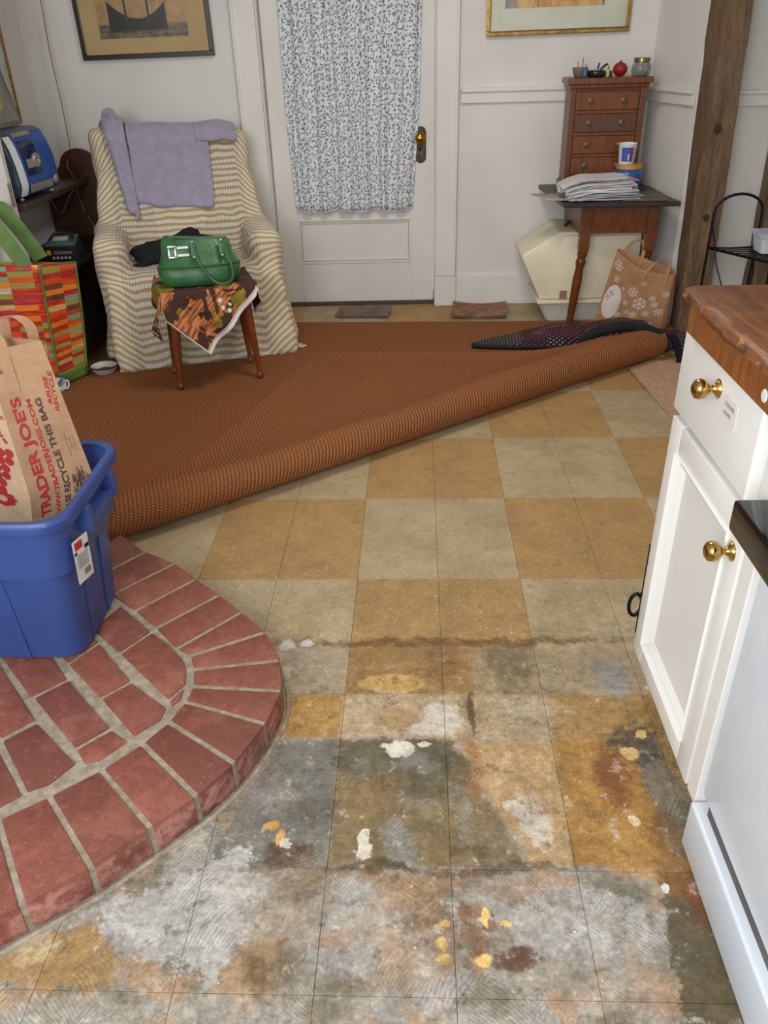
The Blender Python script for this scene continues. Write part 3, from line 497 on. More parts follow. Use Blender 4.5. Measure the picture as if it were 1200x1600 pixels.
def shrink(pts, d):
    c = Vector((sum(p[0] for p in pts) / len(pts), sum(p[1] for p in pts) / len(pts)))
    ar = sum(pts[i][0] * pts[(i + 1) % len(pts)][1] - pts[(i + 1) % len(pts)][0] * pts[i][1] for i in range(len(pts)))
    P = [Vector(p) for p in (pts if ar > 0 else pts[::-1])]; n = len(P); out = []
    for i in range(n):
        a, b, c2 = P[i - 1], P[i], P[(i + 1) % n]
        e1 = (b - a).normalized(); e2 = (c2 - b).normalized(); n1 = Vector((-e1.y, e1.x)); n2 = Vector((-e2.y, e2.x))
        k = (n1 + n2); k = k / max(.35, k.length_squared) * 2 * d
        out.append(tuple(b + k))
    return out
HB = .078
for kk, (pl, dd) in enumerate([(p, 1) for p in RING] + [(p, 0) for p in FIELD]):
    pts = hloc(shrink(pl, .0056 if dd else .0045))
    if dd:   # outer edge keeps its full length to the rim
        cen = Vector((sum(p[0] for p in pts) / 4, sum(p[1] for p in pts) / 4))
    bm = bmesh.new(); dz = random.uniform(-.0015, .0015)
    prism(bm, pts, .004, HB + dz, bev=.0035, seg=2)
    obj('brick', bm, M_BRICK, hearth, smooth=True, angle=40)
outer = [p[0] for p in RING] + [RING[-1][1]]
inner = [RING[-1][2], (-1.2, -.9), (-1.35, .1), RING[0][3]]
def inpoly(p, P):
    r = False
    for i in range(len(P)):
        (xa, ya), (xb, yb) = P[i - 1], P[i]
        if (ya > p[1]) != (yb > p[1]) and p[0] < (xb - xa) * (p[1] - ya) / (yb - ya) + xa: r = not r
    return r
ALLB = RING + FIELD; OUTP = outer + inner
ub, vb = Vector((.656, -.755)), Vector((.755, .656))
for r_ in range(-9, 9):
    for c_ in range(-6, 7):
        cc_ = Vector((-.94, -.40)) + ub * (c_ * .196 + (.098 if r_ % 2 else 0)) + vb * (r_ * .104)
        q4 = [tuple(cc_ + ub * a * .0925 + vb * b * .0465) for a, b in ((-1, -1), (1, -1), (1, 1), (-1, 1))]
        tests = [tuple(cc_ + ub * a * .093 + vb * b * .047) for a in (-1, -.5, 0, .5, 1) for b in (-1, 0, 1)]
        if cc_.x > -.62 or any(inpoly(t_, P_) for t_ in tests for P_ in ALLB) or not all(inpoly(t_, OUTP) for t_ in tests): continue
        obj('brick', prism(bmesh.new(), hloc(q4), .004, HB + random.uniform(-.0015, .0015), bev=.0035, seg=2), M_BRICK, hearth, smooth=True, angle=40)
outl = hloc(shrink([tuple(p) for p in outer + inner], .009))
obj('mortar_bed', prism(bmesh.new(), outl, 0., HB - .004), M_MORT, hearth)
fil = [Vector((x + .6 - .004, y + .5 + .004, .004)) for x, y in BOT]
fil = spline([(p[0] + .6, p[1] + .5, -.0005) for p in outer[5:]], 5)
obj('mortar_fillet', tube(bmesh.new(), fil, .006, 8), M_MORT, hearth, smooth=True)
# ---------------------------------------------------------------- sisal rug with its corner folded over
def sisal():
    q = NB('brown_sisal'); uv = q.uv(); s = q.sep(uv)
    row = q.wave(q.map(uv, rot=(0, 0, -.96)), 24., 'X', .5, dscale=8.)
    tw = q.wave(q.map(uv, rot=(0, 0, .45)), 38., 'X', .9, dscale=8.)
    n = q.noise(uv, 160., 3, .7); big = q.noise(uv, 3., 4)
    c = q.mix(q.ramp(n, .25, .75), lin((182, 120, 76)), lin((146, 92, 56)))
    c = q.mix(q.math('MULTIPLY', q.ramp(row, .55, .05), .65), c, lin((98, 58, 36)))
    c = q.mix(q.math('MULTIPLY', q.ramp(tw, .5, .1), .28), c, lin((110, 62, 34)))
    c = q.mix(q.math('MULTIPLY', q.ramp(big, .4, .7), .25), c, lin((160, 94, 52)))
    q.bump(q.math('ADD', row, q.math('MULTIPLY', tw, .6)), .8, .006)
    return q.fin(c, .92, Specular_IOR_Level=.15)
M_SISAL = sisal()
A = Vector((-.745, .188)); E_ = Vector((.8012, .5984)); Nn = Vector((.5984, -.8012)); LAB = 2.571; RC = .055
Fr = bmesh.new(); uvl = Fr.loops.layers.uv.verify()
def prof(a, s):
    """arc length a along the turned-over strip -> (perp distance in front of fold start, height)"""
    k = .5 + .5 * min(1., s / .5)
    r = RC * (1.06 - .10 * math.sin(s * 2.1)); L = PI * r
    if a < 0: return a, .0105
    th = a / r
    if th < PI: return r * math.sin(th), .0105 + r - r * math.cos(th)
    b = a - L; top = .0105 + 2 * r
    sl = .34 * b; h = top - (top - .016) * (1 - math.exp(-(b / .17) ** 1.6))
    return -b, h + .004 * math.sin(s * 9) * math.exp(-b * 4)
ns, nt = 120, 46
def wtri(s): return min(.735 * s, 1.70 * (LAB - s) * 1.0 + .0) + .145
V = []
for i in range(ns + 1):
    s = -.012 + (LAB + .03) * i / ns
    w = max(.15, min(.735 * max(s, 0) + .16, .833 * max(LAB - s, 0) + .13))
    wob = .012 * math.sin(s * 2.3)
    row = []
    for j in range(nt + 1):
        a = -.09 + (w + .09) * (j / nt) ** 1.15
        d, z = prof(a, s)
        d -= .045
        p = A + E_ * s + Nn * (d + wob * min(1., max(0., a / .06)) - .002)
        z += .005 * nz((s * 3, a * 3, 0), 1., 4.) * (1 if a > .1 else 0) + (.016 * max(0., (a - w + .10) / .10) ** 1.5 if w > .3 else 0)
        row.append((Fr.verts.new((p.x, p.y, z)), A + E_ * s + Nn * (a - .05)))
    V.append(row)
for i in range(ns):
    for j in range(nt):
        f = Fr.faces.new([V[a][b][0] for a, b in ((i, j), (i + 1, j), (i + 1, j + 1), (i, j + 1))])
        m = {V[a][b][0]: V[a][b][1] for a, b in ((i, j), (i + 1, j), (i + 1, j + 1), (i, j + 1))}
        for l in f.loops: l[uvl].uv = m[l.vert]
rug = tag(empty('sisal_rug', (0, 1.4, 0)), 'large brown ribbed sisal rug with its front corner folded back', 'rug')
bmesh.ops.recalc_face_normals(Fr, faces=Fr.faces[:])
bmesh.ops.solidify(Fr, geom=Fr.faces[:], thickness=.008)
bmesh.ops.translate(Fr, verts=Fr.verts[:], vec=(0, -1.4, 0))
obj('folded_flap', Fr, M_SISAL, rug, smooth=True, angle=60)
k0 = A - Nn * .10 + E_ * -.06; k1 = A - Nn * .10 + E_ * (LAB + .02)
flat = [(-1.72, .215), (k0.x - .05, .215), (k0.x + .06, k0.y + .045), (k1.x, k1.y), (1.40, 2.0), (1.38, 2.288), (.80, 2.315), (-.44, 2.368), (-1.64, 2.43), (-1.72, 2.43)]
bm = bmesh.new(); uvl = bm.loops.layers.uv.verify()
prism(bm, [(x, y - 1.4) for x, y in flat], .0005, .0095)
for f in bm.faces:
    for l in f.loops: l[uvl].uv = (l.vert.co.x, l.vert.co.y + 1.4)
obj('flat_weave', bm, M_SISAL, rug)
# ---- pale mat at the far right
q = NB('beige_mat'); n = q.noise(q.obj(), 60., 4); q.bump(q.noise(q.obj(), 260., 3), .5, .003)
M_MAT = q.fin(q.mix(q.ramp(n, .3, .7), lin((186, 150, 122)), lin((166, 130, 104))), .95)
bm = prism(bmesh.new(), [(-.10, .32), (-.215, .22), (-.175, -.30), (.25, -.40), (.55, -.30), (.55, .30)], .0005, .007, bev=.002)
mt = tag(empty('floor_mat', (1.36, 1.38, 0)), 'plain pinkish beige mat on floor beside the white cabinet', 'mat')
obj('pile', bm, M_MAT, mt); 
obj('bound_edge', tube(bmesh.new(), [(-.10, .32, .005), (-.215, .22, .005), (-.175, -.30, .005), (.25, -.40, .005)], .005, 6), plain('mat_binding', (172, 136, 108), .9), mt, smooth=True)

# ---- braided rug, bunched up behind the fold
def braid_mat():
    q = NB('braided_wool'); uv = q.uv(); s = q.sep(uv)
    band = q.math('FLOOR', q.math('MULTIPLY', s[1], 17.))
    rnd = q.n('ShaderNodeTexWhiteNoise', {1: q.math('ADD', band, 3.)}, noise_dimensions='1D')
    fr = q.math('FRACT', q.math('MULTIPLY', s[1], 34.))
    chk = q.wave(q.map(uv, rot=(0, 0, .75)), 15., 'X', .3); chk2 = q.wave(q.map(uv, rot=(0, 0, -.75)), 15., 'X', .3)
    dot = q.math('MULTIPLY', q.ramp(chk, .45, .7), q.ramp(chk2, .45, .7))
    seg = q.noise(q.comb(q.math('MULTIPLY', s[0], 3.), q.math('MULTIPLY', band, 7.3), 0.), 1.6, 1)
    base = q.mix(q.math('MULTIPLY', q.math('GREATER_THAN', s[0], .2), q.math('GREATER_THAN', rnd.outputs[0], .45)), lin((34, 35, 46)), lin((70, 40, 54)))
    lite = q.mix(q.math('MULTIPLY', q.math('GREATER_THAN', s[0], .24), q.math('GREATER_THAN', seg, .45)), lin((176, 164, 146)), lin((150, 98, 104)))
    on = q.math('MULTIPLY', dot, q.math('GREATER_THAN', q.math('FRACT', q.math('MULTIPLY', band, .382)), .12))
    c = q.mix(on, base, lite)
    edge = q.ramp(fr, .1, .0); c = q.mix(q.math('MULTIPLY', edge, .5), c, lin((20, 20, 28)))
    q.bump(q.math('ADD', chk, chk2), .8, .008); return q.fin(c, .95, Specular_IOR_Level=.1)
M_BRAID = braid_mat()
def braid_h(x):
    keys = [(.46, .006), (.62, .018), (.78, .042), (.90, .060), (.98, .056), (1.03, .046), (1.10, .072), (1.20, .090), (1.30, .080), (1.36, .040), (1.41, .035), (1.45, .04), (1.47, .035)]
    for (a, ha), (b, hb) in zip(keys, keys[1:]):
        if a <= x <= b:
            t = (x - a) / (b - a); t = t * t * (3 - 2 * t); return ha + (hb - ha) * t
    return keys[0][1] if x < .46 else keys[-1][1]
def braid(u, v):
    x = .46 + u * 1.01
    yc = 1.885 + .07 * math.sin(u * 3.4 - .3); wd = .025 + .30 * math.sin(PI * min(1., u * .85 + .015)) ** .8
    t = (v - .5) * 2
    y = yc + .06 + t * wd * .5
    h = max(.0, 1 - abs(t) ** 2.2)
    z = .020 + braid_h(x) * h + .006 * nz((x, y, 0), 22.) * h
    return Vector((x, y, z))
bro = obj('braided_rug', grid(bmesh.new(), 110, 44, braid, .010, uvfn=lambda u, v: (u * 1.0, v * .42 + .1 * u)), M_BRAID, smooth=True)
tag(bro, 'navy and maroon braided rug bunched up behind the sisal fold', 'rug')
obj('bound_edge', tube(bmesh.new(), [braid(k / 70, 0) + Vector((0, 0, .006)) for k in range(71)], .009, 7), plain('braid_edge_dark', (34, 32, 42), .95, bump=.5, bscale=150), bro, smooth=True)
fl2 = obj('rolled_ridge', tube(bmesh.new(), spline([(.97, 1.86, .050), (1.05, 1.85, .098), (1.14, 1.83, .126), (1.21, 1.81, .130), (1.29, 1.79, .110), (1.345, 1.77, .066), (1.36, 1.75, .035)], 6), .024, 10, rad=None), plain('braid_black', (26, 25, 32), .95, bump=.6, bscale=160), bro, smooth=True)
def end(u, v):
    x = 1.375 + u * .12; y = 1.66 + v * .34
    return Vector((x, y, .012 + .085 * math.sin(PI * min(1, v * 1.05)) ** .7 * (.75 + .25 * u)))
obj('turned_end', grid(bmesh.new(), 10, 26, end, .008, uvfn=lambda u, v: (v * .4, u * .2)), M_BRAID, bro, smooth=True)

# ---- loose flooring samples by the door
def sample(name, pts, mat, zc, label, edge):
    e = tag(empty(name, (sum(p[0] for p in pts) / 4, sum(p[1] for p in pts) / 4, 0)), label, 'floor tile', 'loose floor tiles by the door')
    cx, cy = e.location.x, e.location.y; bl, br, tr, tl = [Vector((p[0] - cx, p[1] - cy)) for p in pts]
    def f(u, v):
        p = (bl * (1 - u) + br * u) * (1 - v) + (tl * (1 - u) + tr * u) * v
        return Vector((p.x + .004 * nz((v * 7, u, 0)), p.y + .004 * nz((u * 7, v, 3)), .011 + zc * (2 * u - 1) ** 2 + zc * .4 * v))
    obj('tile_face', grid(bmesh.new(), 14, 8, f, -.004), mat, e, smooth=True, angle=40)
    obj('backing', grid(bmesh.new(), 14, 8, lambda u, v: f(u, v) + Vector((0, -.001, -.0045)), -.003), edge, e, smooth=True, angle=40)
def rust(name, c1, c2, c3):
    q = NB(name); o = q.pos(); n = q.noise(o, 14., 5); n2 = q.noise(q.vm('ADD', o, (4, 2, 1)), 20., 5)
    c = q.mix(q.ramp(n, .4, .6), lin(c1), lin(c2)); c = q.mix(q.ramp(n2, .5, .66), c, lin(c3)); return q.fin(c, .55)
M_EDGE = plain('grey_backing', (120, 118, 116), .7)
sample('loose_floor_tile', [(-.25, 2.462), (.045, 2.440), (.06, 2.625), (-.225, 2.640)], rust('slate_rust', (104, 98, 90), (126, 84, 58), (92, 52, 38)), .004, 'grey and rust loose floor tile lying before the door', M_EDGE)
sample('loose_floor_tile', [(.385, 2.402), (.682, 2.382), (.70, 2.610), (.405, 2.632)], rust('copper_tile', (146, 104, 66), (132, 90, 58), (108, 66, 46)), .014, 'curled copper-brown loose floor tile right of the door', M_EDGE)

# ---------------------------------------------------------------- blue storage tub
def rrect(hx, hy, r, n=6):
    pts = []
    for cx, cy, a0 in ((hx - r, hy - r, 0), (-hx + r, hy - r, PI / 2), (-hx + r, -hy + r, PI), (hx - r, -hy + r, 1.5 * PI)):
        for k in range(n + 1):
            a = a0 + PI / 2 * k / n; pts.append((cx + r * math.cos(a), cy + r * math.sin(a)))
    return pts
q = NB('blue_plastic'); n = q.noise(q.obj(), 90., 3); q.bump(n, .06, .002)
M_BLUE = q.fin(q.mix(q.ramp(q.noise(q.obj(), 5., 4), .3, .7), lin((54, 78, 140)), lin((48, 70, 128))), q.ramp(n, .3, .7, .30, .42))
TBX, TBY, TZ = -.872, -.283, .0805
tub = tag(empty('storage_tub', (TBX, TBY, TZ)), 'open blue plastic storage tub standing on the brick hearth', 'tub')
def tub_wall(levels, cap=True):
    """levels: (hx,hy,r,z); 32-ish ring"""
    bm = bmesh.new(); R = []
    for hx, hy, r, z in levels: R.append([bm.verts.new((x, y, z)) for x, y in rrect(hx, hy, r)])
    m = len(R[0])
    for a, b in zip(R, R[1:]):
        for k in range(m): bm.faces.new((a[k], a[(k + 1) % m], b[(k + 1) % m], b[k]))
    return bm, R
H_ = .405
bm, R = tub_wall([(.245, .135, .045, 0), (.252, .142, .05, .006), (.272, .160, .055, .245), (.290, .176, .06, .252), (.300, .184, .06, .36), (.303, .187, .06, H_ - .012),
                  (.296, .180, .055, H_ - .010), (.265, .152, .05, .25), (.245, .136, .045, .012)])
bm.faces.new(R[0][::-1]); bm.faces.new(R[-1])
body = obj('body', bm, M_BLUE, tub, smooth=True, angle=35)
bm, R = tub_wall([(.300, .184, .06, H_ - .03), (.316, .200, .07, H_ - .028), (.320, .204, .072, H_ - .008), (.314, .198, .068, H_), (.298, .182, .058, H_ - .002), (.297, .181, .057, H_ - .015)])
obj('rim', bm, M_BLUE, tub, smooth=True, angle=50)
# ribs on the front and right walls
for (x0, x1, d) in ((-.02, .0, -1), (.115, .135, -1)):
    bm = bmesh.new()
    for (xa, xb) in ((x0, x1),):
        vs = [(xa, -.1455, .004), (xb, -.1455, .004), (xb - .002, -.1615, .24), (xa - .002, -.1615, .24)]
        vs2 = [(x, y + .02, z) for x, y, z in vs]
        V8 = [bm.verts.new(v) for v in vs + vs2]
        for f in ((0, 1, 2, 3), (4, 7, 6, 5), (0, 4, 5, 1), (1, 5, 6, 2), (2, 6, 7, 3), (3, 7, 4, 0)): bm.faces.new([V8[i] for i in f])
    bmesh.ops.bevel(bm, geom=bm.edges[:], offset=.003, segments=2, affect='EDGES')
    obj('rib', bm, M_BLUE, tub, smooth=True, angle=40)
for y0 in (-.075, .035):
    bm = bmesh.new(); V8 = [bm.verts.new(v) for v in ((.255, y0, .004), (.255, y0 + .045, .004), (.277, y0 + .045, .245), (.277, y0, .245), (.235, y0, .004), (.235, y0 + .045, .004), (.255, y0 + .045, .245), (.255, y0, .245))]
    for f in ((0, 1, 2, 3), (4, 7, 6, 5), (0, 4, 5, 1), (1, 5, 6, 2), (2, 6, 7, 3), (3, 7, 4, 0)): bm.faces.new([V8[i] for i in f])
    bmesh.ops.bevel(bm, geom=bm.edges[:], offset=.004, segments=2, affect='EDGES')
    obj('rib', bm, M_BLUE, tub, smooth=True, angle=40)
hd = obj('handle', bx(.290, .324, -.083, .087, .320, .343, bev=.004), M_BLUE, tub, smooth=True, angle=40)
for y in (-.088, .070): obj('bracket', bx(.288, .327, y, y + .022, .3175, .379, bev=.004), M_BLUE, hd, smooth=True, angle=40)
lab = obj('sticker', bx(-.0004, .0004, -.026, .026, -.055, .055), plain('sticker_white', (226, 224, 222), .4), tub, loc=(.3068, -.128, .275), rot=(0, math.radians(4), math.radians(-16)))
M_RED = plain('print_red', (190, 40, 46), .6, var=.05); M_BLK = plain('print_black', (28, 26, 28), .6, var=.05); M_GREYP = plain('print_grey', (128, 126, 124), .6, var=.05)
bm = bmesh.new(); qf = quad_fn([(.0006, -.026, -.055), (.0006, .026, -.055), (.0006, .026, .055), (.0006, -.026, .055)], .0004)
put_flat(bm, [(-.1, -.1), (.1, -.1), (.1, .1), (-.1, .1)], [[0, 1, 2, 3]], lambda x, y: qf(.35 + x * 2.4, .86 + y * .9))
obj('print', bm, M_RED, lab)
bm = bmesh.new()
for k in range(6): put_flat(bm, [(.15, .62 - k * .055), (.85, .62 - k * .055), (.85, .645 - k * .055), (.15, .645 - k * .055)], [[0, 1, 2, 3]], lambda x, y: qf(x, y))
obj('print_lines', bm, M_GREYP, lab)['kind'] = 'stuff'; bm = bmesh.new()
put_flat(bm, [(.45, .12), (.85, .12), (.85, .26), (.45, .26)], [[0, 1, 2, 3]], lambda x, y: qf(x, y))
obj('print', bm, M_GREYP, lab)
for P4 in ([(.7, .68), (.98, .68), (.98, .78), (.7, .78)], [(.02, .68), (.2, .68), (.2, .74), (.02, .74)]):
    bm = bmesh.new(); put_flat(bm, P4, [[0, 1, 2, 3]], lambda x, y: qf(x, y)); obj('print', bm, M_BLK, lab)

# ---------------------------------------------------------------- brown paper grocery bag standing in the tub
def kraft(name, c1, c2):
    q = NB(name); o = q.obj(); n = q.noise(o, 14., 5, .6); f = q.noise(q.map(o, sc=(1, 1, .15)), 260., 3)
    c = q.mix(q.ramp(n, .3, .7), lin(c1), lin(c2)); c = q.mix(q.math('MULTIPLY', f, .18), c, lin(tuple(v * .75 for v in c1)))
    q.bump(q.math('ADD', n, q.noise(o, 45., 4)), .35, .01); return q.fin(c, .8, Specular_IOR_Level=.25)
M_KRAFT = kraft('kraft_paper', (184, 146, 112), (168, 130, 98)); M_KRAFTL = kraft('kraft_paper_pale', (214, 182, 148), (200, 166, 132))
BO = Vector((-.74, -.16, .15))
gb = tag(empty('paper_grocery_bag', BO), 'tall brown paper grocery bag with red print standing in blue tub', 'paper bag')
def L(*p): return Vector(p) - BO
# corner columns: right-front R, left-front L_, back-right, back-left at three heights
cR = [L(-.655, -.17, .155), L(-.612, -.165, .44), L(-.637, -.20, .778)]
cL = [L(-.800, -.20, .155), L(-.752, -.215, .40), L(-.760, -.215, .757)]
cBR = [L(-.83, -.115, .155), L(-.90, -.085, .44), L(-.905, -.11, .770)]
cBL = [L(-1.00, -.16, .155), L(-1.04, -.11, .40), L(-1.03, -.12, .750)]
def panel(name, a, b, mat, bulge=0., parent=gb, thick=.0012):
    def f(u, v):
        def at(c):
            t = v * (len(c) - 1); i = min(int(t), len(c) - 2); t -= i; return c[i].lerp(c[i + 1], t)
        p = at(a).lerp(at(b), u); nrm = (at(b) - at(a)).cross(Vector((0, 0, 1))).normalized()
        edge = min(1, 6 * min(u, 1 - u))
        return p + nrm * (bulge * math.sin(PI * u) + .0035 * nz(p, 16.) * edge)
    return obj(name, grid(bmesh.new(), 16, 34, f, thick), mat, parent, smooth=True, angle=50), f
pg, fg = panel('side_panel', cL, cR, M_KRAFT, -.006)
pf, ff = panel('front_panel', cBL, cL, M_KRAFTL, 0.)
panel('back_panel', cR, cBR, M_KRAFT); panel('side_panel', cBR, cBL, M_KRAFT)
bm = bmesh.new(); bm.faces.new([bm.verts.new(p) for p in (cL[0], cR[0], cBR[0], cBL[0])]); obj('bag_bottom', bm, M_KRAFT, gb)
def on(f, off=.0018):
    def g(s, t):
        p = f(s, t); e = .01; du = f(min(1, s + e), t) - f(max(0, s - e), t); dv = f(s, min(1, t + e)) - f(s, max(0, t - e))
        return p + du.cross(dv).normalized() * off
    return g
M_TJ = plain('bag_print_red', (178, 44, 48), .7, var=.08); M_TB = plain('bag_print_brown', (82, 56, 46), .7, var=.08)
G_ = on(fg, .0022)
bm = bmesh.new(); text_on(bm, "TRADER JOE'S", G_, .24, .60, .215, PI / 2, .36, bold=.035); obj('print', bm, M_TJ, pg); bm = bmesh.new(); text_on(bm, "WWW.TRADERJOES.COM", G_, .44, .58, .105, PI / 2, .40, bold=.03)
obj('print', bm, M_TJ, pg); bm = bmesh.new(); text_on(bm, "REUSE\nRECYCLE", G_, .85, .83, .088, PI / 2 - .25, .40, bold=.03)
fr_ = [(.70, .70), (.98, .86), (.98, .90), (.72, .88)]
obj('print', bm, M_TJ, pg)
bm = bmesh.new(); text_on(bm, "PLEASE RECYCLE THIS BAG", G_, .60, .56, .130, PI / 2, .33, bold=.035); obj('print', bm, M_TB, pg); bm = bmesh.new()
random.seed(3)
for k in range(70):
    a = random.uniform(0, 2 * PI); r = random.random() ** .6; cs, ct = .82 + .13 * r * math.cos(a), .475 + .055 * r * math.sin(a)
    h = random.uniform(.012, .03); w = random.uniform(.004, .01)
    put_flat(bm, [(-w, -h), (w, -h), (w * .6, h), (-w * .6, h)], [[0, 1, 2, 3]], lambda x, y: G_(min(.985, cs + x), ct + y * .7))
obj('dark_print', bm, M_TB, pg)['kind'] = 'stuff'; bm = bmesh.new(); text_on(bm, "PLACE HANDLES", G_, .08, .93, .035, .0, .5, bold=.02)
obj('print', bm, M_TB, pg)
for k in range(3):
    bm = bmesh.new(); text_on(bm, ("please recycle", "this bag", "thank you")[k], G_, .80 + .055 * k, .63, .030, PI / 2, .5); obj('print', bm, M_TB, pg)
Fq = on(ff, .0022); dv, df = disc_pts(12)
bm = bmesh.new()
for r in range(6):
    for k in range(max(1, 6 - r)):
        put_flat(bm, dv, df, lambda x, y: Fq(.72 + (k - (5 - r) / 2) * .085 + .02 * (r % 2) + x * .040, .66 - r * .030 + y * .0165))
for k in range(26):
    t = k / 25; put_flat(bm, [(-.5, -.5), (.5, -.5), (.5, .5), (-.5, .5)], [[0, 1, 2, 3]], lambda x, y: Fq(.60 + .34 * t + x * .022, .72 + .02 * math.sin(t * 17) + y * .010))
obj('grape_print', bm, M_TJ, pf)['kind'] = 'stuff'; bm = bmesh.new(); text_on(bm, "www.traderjoes.com", Fq, .70, .76, .07, .25, .42)
obj('print', bm, M_TJ, pf); bm = bmesh.new()
for k in range(9):
    a = PI * 2 * k / 9; put_flat(bm, dv, df, lambda x, y: Fq(.72 + .10 * math.cos(a) + x * .05, .465 + .03 * math.sin(a) + y * .013))
obj('lobster_print', bm, M_TJ, pf)['kind'] = 'stuff'
bm = bmesh.new(); put_flat(bm, [(.62, .90), (.66, .91), (.93, .83), (.92, .815)], [[0, 1, 2, 3]], lambda x, y: Fq(x, y)); obj('print', bm, M_TB, pf)
def strap(f, s0, s1, top, off, name='handle'):
    bm = bmesh.new(); pts = [f(s0, .86), f(s0, .97), f(s0, 1.0) + Vector((0, 0, .02)), (f(s0, 1.) * .8 + f(s1, 1.) * .2) + Vector((-.01, 0, top)), (f(s0, 1.) * .25 + f(s1, 1.) * .75) + Vector((-.01, .01, top * 1.05)), f(s1, 1.0) + Vector((0, .01, .02)), f(s1, .97), f(s1, .86)]
    P = spline([p + Vector((off[0], off[1], 0)) for p in pts], 5); w = Vector((.011, .004, 0))
    vs = [(bm.verts.new(p - w), bm.verts.new(p + w)) for p in P]
    for (a, b), (c, d) in zip(vs, vs[1:]): bm.faces.new((a, b, d, c))
    bmesh.ops.recalc_face_normals(bm, faces=bm.faces[:]); bmesh.ops.solidify(bm, geom=bm.faces[:], thickness=.0014); return obj(name, bm, M_KRAFTL if False else M_KRAFT, gb, smooth=True, angle=40)
strap(fg, .30, -.25, .055, (0, -.004)); strap(lambda u, v: fg(u, v) + Vector((.01, .07, 0)), .52, .05, .045, (0, 0))
# ---------------------------------------------------------------- left side: shelf unit and what stands on it
from mathutils.bvhtree import BVHTree
M_DKWOOD = wood('dark_shelf_wood', (86, 48, 24), (58, 32, 18), (2, 2, 9), .38)
M_SHELFTOP = wood('grey_worn_shelf', (72, 60, 52), (52, 42, 36), (2, 9, 2), .45)
M_DARK = plain('near_black_wood', (30, 25, 23), .5, var=.3)
shelf = tag(empty('shelf_unit', (-1.55, 2.15, 0)), 'dark wooden shelf unit with rounded end board along left wall', 'shelf')
pts = [(-1.732, .03), (-1.732, .76), (-1.665, .76)]
for k in range(5): pts.append((-1.665 + .022 * math.sin(PI / 2 * k / 4) , .76 + .03 * (1 - math.cos(PI / 2 * k / 4))))
for k in range(17):
    a = PI - PI * k / 16; pts.append((-1.535 + .098 * math.cos(a), .792 + .082 * math.sin(a)))
for k in range(5): pts.append((-1.427 + .022 * (1 - math.cos(PI / 2 * k / 4)), .79 - .03 * math.sin(PI / 2 * k / 4)))
pts += [(-1.36, .76), (-1.36, .03)]
bm = prism(bmesh.new(), [(x + 1.55, z) for x, z in pts], 0, .022, bev=.003)
bmesh.ops.transform(bm, matrix=Matrix(((1, 0, 0, 0), (0, 0, -1, .43), (0, 1, 0, 0), (0, 0, 0, 1))), verts=bm.verts[:])
obj('end_board', bm, M_DKWOOD, shelf)
obj('top_shelf', bx(-.182, .055, -.395, .405, .712, .740, bev=.004), M_SHELFTOP, shelf)
obj('lower_shelf', bx(-.182, .165, -.395, .405, .425, .447, bev=.004), M_DARK, shelf)
obj('bottom_shelf', bx(-.182, .165, -.30, .405, .05, .072, bev=.004), M_DKWOOD, shelf)
obj('leg', bx(.135, .165, -.395, -.365, 0, .425, bev=.003), M_DARK, shelf)
obj('leg', bx(-.182, -.152, -.395, -.365, 0, .712, bev=.003), M_DARK, shelf)
obj('front_board', bx(.150, .163, -.363, .405, .074, .30, bev=.002), M_DARK, shelf)
# white hinged door leaf standing off the left wall
dl = struct(empty('door_2', (0, 0, 0)), 'white door edge with brass hinge at the left border', 'door')
obj('leaf', bx(-1.733, -1.515, 1.688, 1.722, .0, 2.0, bev=.003), M_DOOR, dl)
obj('hinge', bx(-1.5165, -1.511, 1.683, 1.700, .745, .835, bev=.001), plain('hinge_brass', (120, 104, 76), .45, .8), dl)
obj('hinge_pin', lathe(bmesh.new(), [(.006, .745), (.006, .835)], 10, M=Matrix.Translation((-1.508, 1.684, 0))), plain('hinge_pin_m', (150, 140, 124), .4, .8), dl, smooth=True, angle=40)

# ---- radio cassette player
M_RAD = plain('radio_body_slate', (78, 96, 116), .35, .2, var=.15); M_RADB = plain('radio_blue', (32, 84, 168), .28, .1, var=.1, vscale=5.)
M_SILV = plain('radio_silver', (168, 164, 158), .38, .5); M_WHITE = plain('white_gloss', (232, 236, 236), .25, var=.04); M_NAVY = plain('radio_window', (16, 38, 78), .1, .1)
rd = tag(empty('cassette_radio', (-1.612, 1.985, .7405), rz=math.radians(-6)), 'blue and silver portable radio cassette player on the shelf', 'radio')
def xz_prism(pts, y0, y1, bev=.004):
    bm = prism(bmesh.new(), pts, y0, y1, bev=bev, seg=2)
    bmesh.ops.transform(bm, matrix=Matrix(((1, 0, 0, 0), (0, 0, -1, 0), (0, 1, 0, 0), (0, 0, 0, 1))), verts=bm.verts[:]); return bm
rp = [(-.10, .012), (.085, .012), (.105, .03), (.112, .07), (.104, .15), (.088, .22), (.066, .265), (.03, .278), (-.10, .27)]
obj('body', xz_prism(rp, -.185, .175, .010), M_RAD, rd, smooth=True, angle=40)
def rx(z):   # front surface
    for (x0, z0), (x1, z1) in zip(rp[1:8], rp[2:9]):
        if z0 <= z <= z1: return x0 + (x1 - x0) * (z - z0) / max(1e-6, z1 - z0)
    return .1
def patch(name, y0, y1, z0, z1, off, mat, nv=10, parent=rd, thick=.004, bev=0):
    f = lambda u, v: Vector((rx(z0 + (z1 - z0) * v) + off, y0 + (y1 - y0) * u, z0 + (z1 - z0) * v))
    return obj(name, grid(bmesh.new(), 6, nv, f, -thick), mat, parent, smooth=True, angle=40)
patch('front_panel', -.12, .165, .022, .262, .003, M_RADB)
patch('speaker_strip', -.165, -.115, .022, .255, .005, M_WHITE)
